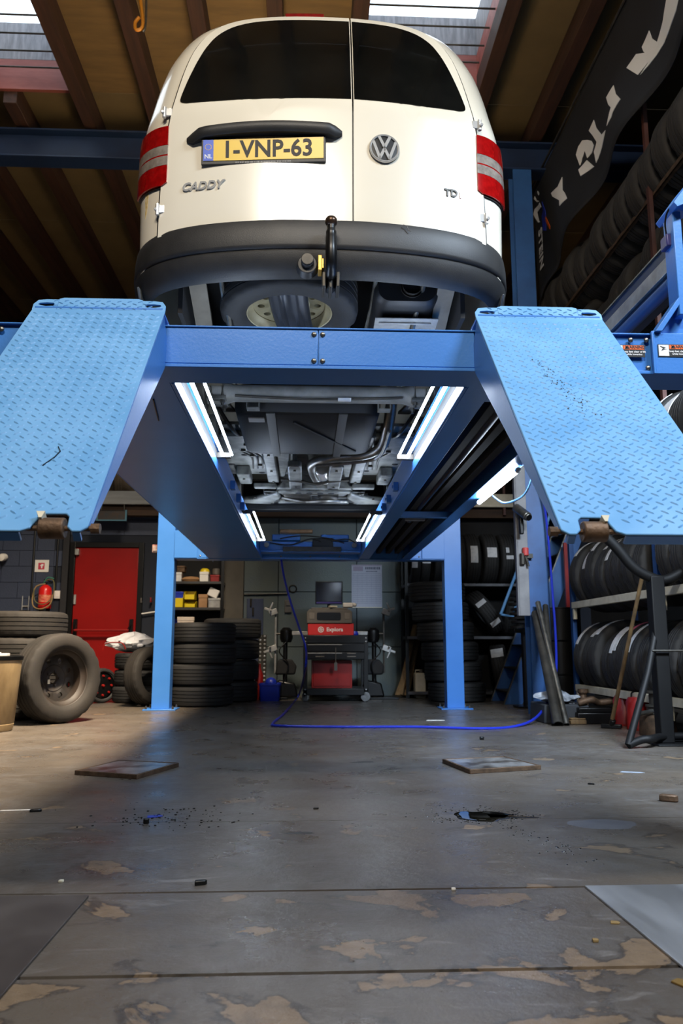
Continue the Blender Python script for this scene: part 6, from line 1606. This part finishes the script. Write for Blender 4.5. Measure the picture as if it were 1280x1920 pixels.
# black tubular stand with hoop, right edge
def AP(px, py, Y): return at(px, py, Y)
s0 = atz(1178, 1404)
sd = prop('hoop_stand', 'black tubular stand with a curved hoop at the right edge', 'stand', (0, 0, 0))
YT = s0.y
top = at(1238, 1150, YT+.25)
MB().tube([Vector((s0.x, YT, .022)), at(1214, 1262, YT+.12), at(1232, 1165, YT+.22), top+Vector((.02, .02, .08))], .022, n=12).build('front_leg', HOOPB, sd)
pc = atz(1256, 1398, .0); pc2 = at(1256, 1085, pc.y)
MB().span((pc.x-.045, pc.y+.02, .012), (pc.x+.045, pc.y+.11, pc2.z+.02)).build('mast', HOOPB, sd, bevel=.006)
MB().span((pc.x-.10, pc.y-.06, 0), (pc.x+.25, pc.y+.2, .012)).build('foot_plate', HOOPB, sd, bevel=.003)
MB().tube(spline([(s0.x, YT, .022), (s0.x+.09, YT+.02, .05), (s0.x+.16, YT+.03, .055), (pc.x, pc.y+.05, .05), (pc.x+.35, pc.y+.08, .05)], 5), .024, n=12).build('foot_tube', HOOPB, sd)
MB().cyl(at(1222, 1220, YT+.14), at(1300, 1220, YT+.14), .007, n=8).build('cross_rod', STEELD, sd)
hoop = spline([at(x, y, pc.y+.06) for x, y in ((1128, 1000), (1158, 1030), (1185, 1062), (1213, 1080), (1243, 1088), (1272, 1076), (1300, 1055), (1330, 1015))], 6)
MB().tube(hoop, .034, n=14).build('hoop', HOOPB, sd)
# --- blue air hose: from the far beam down to the floor, across it and up the column
pts = [at(527, 1050, Y1-.1), at(533, 1085, 8.3), at(545, 1130, 8.35), at(560, 1175, 8.4), at(573, 1215, 8.35), at(572, 1255, 8.1), atz(560, 1303, .03), atz(535, 1335, .009), atz(512, 1356, .009), atz(525, 1361, .009), atz(640, 1363, .009), atz(780, 1363, .009), atz(900, 1366, .009), atz(965, 1362, .009), at(1005, 1345, 6.6), at(1030, 1308, 6.8), at(1042, 1262, 7.0), at(1041, 1190, 7.2), at(1036, 1120, 7.25), at(1030, 1040, 7.28), at(1022, 960, 7.3), at(1012, 910, 7.3), at(1000, 850, 7.32)]
tag(MB().tube(spline(pts, 8), .011, n=8).build('air_hose', HOSE), 'blue air hose looping from the lift over the floor to the column', 'hose')

# ================================================================== THINGS ON THE FLOOR
def quad_plate(name, pxs, m, label, cat, th, rim=None, edge=.0):
    P4 = [atz(*p) for p in pxs]
    c = sum(P4, Vector())/4
    t = thing(name, label, cat, None, (c.x, c.y, 0))
    poly = [(p.x-c.x, p.y-c.y) for p in P4]
    MB().prism(poly, XYZ, th*.9).build('plate', m, t, bevel=.002)
    if rim:
        for i in range(4):
            a, b = Vector((*poly[i], 0)), Vector((*poly[(i+1) % 4], 0)); d = (b-a)
            MB().box((a+b)/2+Vector((0, 0, th*.5)), (d.length+.012, .014, th), Matrix.Rotation(math.atan2(d.y, d.x), 3, 'Z')).build('edge_angle', rim, t, bevel=.002)
    return t
COVER = mat('worn cover plate', '#4a423c', '#8d8a88', rough=.3, scale=7, metal=.3, lo=.4, hi=.6)
quad_plate('floor_cover', ((143, 1453), (222, 1433), (332, 1438), (256, 1461)), COVER, 'left rust edged square cover plate standing proud of the floor', 'floor cover', .022, RUST)
quad_plate('floor_cover', ((832, 1431), (945, 1426), (1011, 1443), (882, 1451)), COVER, 'right rust edged square cover plate standing proud of the floor', 'floor cover', .022, RUST)
PL1 = mat('dark steel sheet', '#433c39', '#57504c', rough=.45, metal=.35, scale=3, rough2=.6)
PL2 = mat('bright steel sheet', '#8d9095', '#a5a8ad', rough=.3, metal=.6, scale=5, rough2=.5, stretch=(1.6, .3, 1))
o = MB().span((-1.9, 1.30, 0), (-.537, 2.155, .006)).build('steel_sheet', PL1, bevel=.0015); tag(o, 'dark steel sheet let into the floor at the left', 'steel sheet')
o = MB().prism([(.732, 2.178), (2.1, 2.178), (2.1, 1.45), (.742, 1.45)], XYZ, .006).build('steel_sheet', PL2, bevel=.0015); tag(o, 'bright steel sheet on the floor at the right', 'steel sheet')
# oil puddle with droplets, dried ring
WET = mat('oily water', '#0d0d0e', '#17150f', rough=.03, scale=6, spec=.8)
def blob(cx, cy, rx, ry, m, nm, z=.0015, n=40, sd_=1, amp=.16):
    rnd = random.Random(sd_); ph = [rnd.uniform(0, 6) for _ in range(4)]
    pts = []
    for j in range(n):
        a = 2*PI*j/n; k = 1+amp*(math.sin(2*a+ph[0])*.6+math.sin(3*a+ph[1])*.5+math.sin(5*a+ph[2])*.35+math.sin(9*a+ph[3])*.2)
        pts.append((rx*k*math.cos(a), ry*k*math.sin(a)))
    o = MB().loft([[Vector((x*f, y*f, z*h)) for x, y in pts] for f, h in ((1, 0), (.93, .7), (.8, 1), (.4, 1), (.02, 1))], cap1=True).build(nm, m)
    o.location = (cx, cy, 0); return o
p = atz(905, 1530); pud = blob(p.x, p.y, .10, .10, WET, 'oil_puddle', .002, sd_=4); tag(pud, 'small dark oily puddle on the floor right of centre', 'puddle')
tail = MB().loft([[Vector((.02, .03, 0)), Vector((.02, -.04, 0)), Vector((.02, -.035, .002)), Vector((.02, .025, .002))], [Vector((.11, -.0, 0)), Vector((.11, -.045, 0)), Vector((.11, -.04, .002)), Vector((.11, -.005, .002))], [Vector((.20, -.03, 0)), Vector((.20, -.038, 0)), Vector((.20, -.037, .001)), Vector((.20, -.031, .001))]], cap0=True, cap1=True).build('puddle_tail', WET, pud)
dm = MB(); rnd = random.Random(11)
for i in range(170):
    a = rnd.uniform(0, 2*PI); d = abs(rnd.gauss(0, .5)); x = -.03+(.11+.10*d)*math.cos(a)*1.2; y = .01+(.08+.09*d)*math.sin(a); r = rnd.uniform(.0015, .005)
    dm.lathe([(0, r*.45), (r*.6, r*.35), (r, 0)], 7, Matrix.Translation((x, y, 0)))
for i in range(90):
    t_ = rnd.random(); x = .03+.16*t_+rnd.gauss(0, .03); y = -.12-.5*t_+rnd.gauss(0, .05); r = rnd.uniform(.0015, .005)
    dm.lathe([(0, r*.4), (r*.6, r*.3), (r, 0)], 7, Matrix.Translation((x, y, 0)))
dd = dm.build('droplets', WET, pud); dd['kind'] = 'stuff'
p = atz(1130, 1545); ring_ = blob(p.x, p.y, .115, .085, mat('dried stain', '#5d5c60', '#6a696c', rough=.35, scale=8), 'dried_stain', .0006, sd_=8, amp=.1); tag(ring_, 'dried oval stain on the floor right of the oily puddle', 'stain')
for i, (px, py, rx, ry, lab) in enumerate(((680, 1429, .07, .03, 'dark oil spot on the floor left of the right cover plate'), (560, 1562, .05, .02, 'faint dark scuff on the floor near the centre'), (735, 1442, .05, .015, 'thin dark streak on the floor before the right cover plate'))):
    p = atz(px, py); o = blob(p.x, p.y, rx, ry, mat('oil spot', '#2e2a28', rough=.4), 'oil_spot', .0006, sd_=20+i, amp=.25); tag(o, lab, 'stain')
# bits and crumbs
def crumb(px, py, L_, w_, h_, rot, m, label, name='crumb', cat='debris'):
    p = atz(px, py); o = MB().prism([(-L_/2, -w_/2), (L_*.3, -w_/2), (L_/2, -w_*.1), (L_*.35, w_/2), (-L_*.4, w_/2)], XYZ, h_).build(name, m, bevel=min(h_, w_)*.2)
    o.location = (p.x, p.y, 0); o.rotation_euler = (0, 0, rot); return tag(o, label, cat)
crumb(1254, 1503, .075, .03, .028, -.5, RUST, 'small rusty bolt end on the floor at the right', 'bolt_end')
crumb(376, 1659, .035, .016, .012, .3, BLACKM, 'black rubber crumb on the floor at lower left')
crumb(274, 1544, .022, .022, .018, .2, BLACKM, 'black crumb beside the blue tape scrap')
crumb(67, 1522, .045, .016, .01, .2, BLACKM, 'dark splinter on the floor at the far left')
crumb(903, 1387, .03, .03, .02, .2, BLACKM, 'black speck of rubber above the right cover plate')
crumb(1153, 1731, .022, .016, .003, -.2, mat('tan chip', '#80693f', rough=.7), 'tan chip beside the bright steel sheet', 'chip')
crumb(1116, 1766, .014, .012, .006, 0, mat('tan chip', '#80693f'), 'tiny tan chip left of the bright steel sheet', 'chip')
crumb(1278, 1845, .03, .03, .004, .6, mat('ochre chip', '#6d5526', rough=.6), 'ochre chip at the lower right edge', 'chip')
crumb(592, 1517, .022, .014, .006, .1, BLACKM, 'tiny black flake near the middle of the floor')
crumb(1108, 1471, .03, .014, .006, -.4, BLACKM, 'black flake right of the oily puddle')
crumb(115, 1652+2, .014, .012, .006, 0, CREAM, 'tiny pale chip close to the front joint')
crumb(850, 1669, .012, .01, .006, 0, WHITEPL, 'tiny white chip lying in the floor joint')
crumb(816, 1351, .16, .045, .004, .0, WHITEPL, 'white paper strip on the floor before the right post', 'paper_strip', 'paper')
crumb(290, 1531, .06, .035, .002, .3, BLUEPL, 'scrap of blue tape on the floor at left', 'tape_scrap', 'tape')
crumb(35, 1519, .15, .012, .001, .1, WHITEPL, 'chalky white scratch mark on the floor at left', 'chalk_mark', 'mark')
crumb(1185, 1448, .12, .03, .001, -.3, mat('pale paint', '#8f9aa8', rough=.5), 'pale paint smear on the floor right of the cover plate', 'paint_smear', 'mark')
gm = MB(); rnd = random.Random(21)
for i in range(120):
    p = atz(rnd.gauss(320, 70), rnd.gauss(1535, 10)); r = rnd.uniform(.001, .004); gm.box((p.x, p.y, r*.4), (r*2, r*1.4, r*.8), Matrix.Rotation(rnd.uniform(0, 3), 3, 'Z'))
g_ = gm.build('grit', DARK, smooth=None); tag(g_, 'fine dark grit scattered around the blue tape scrap', 'grit', kind='stuff')
# orange clip hanging from a rafter, upper left
c = atz(262, 8, 5.72); cl = prop('cable_clip', 'orange hook hanging from the roof at upper left', 'hook', (c.x, c.y, 5.60))
MB().tube(spline([(0, 0, .0), (-.03, 0, -.05), (-.02, 0, -.11), (.02, 0, -.10), (.03, 0, -.03), (.0, 0, .18)], 5), .014, n=8).build('hook', mat('hook orange', '#b9761a', rough=.5), cl)
MB().tube(spline([(.05, 0, .18), (.055, 0, .0), (.05, 0, -.10), (.035, 0, -.13)], 4), .009, n=8).build('safety_latch', STEEL, cl)
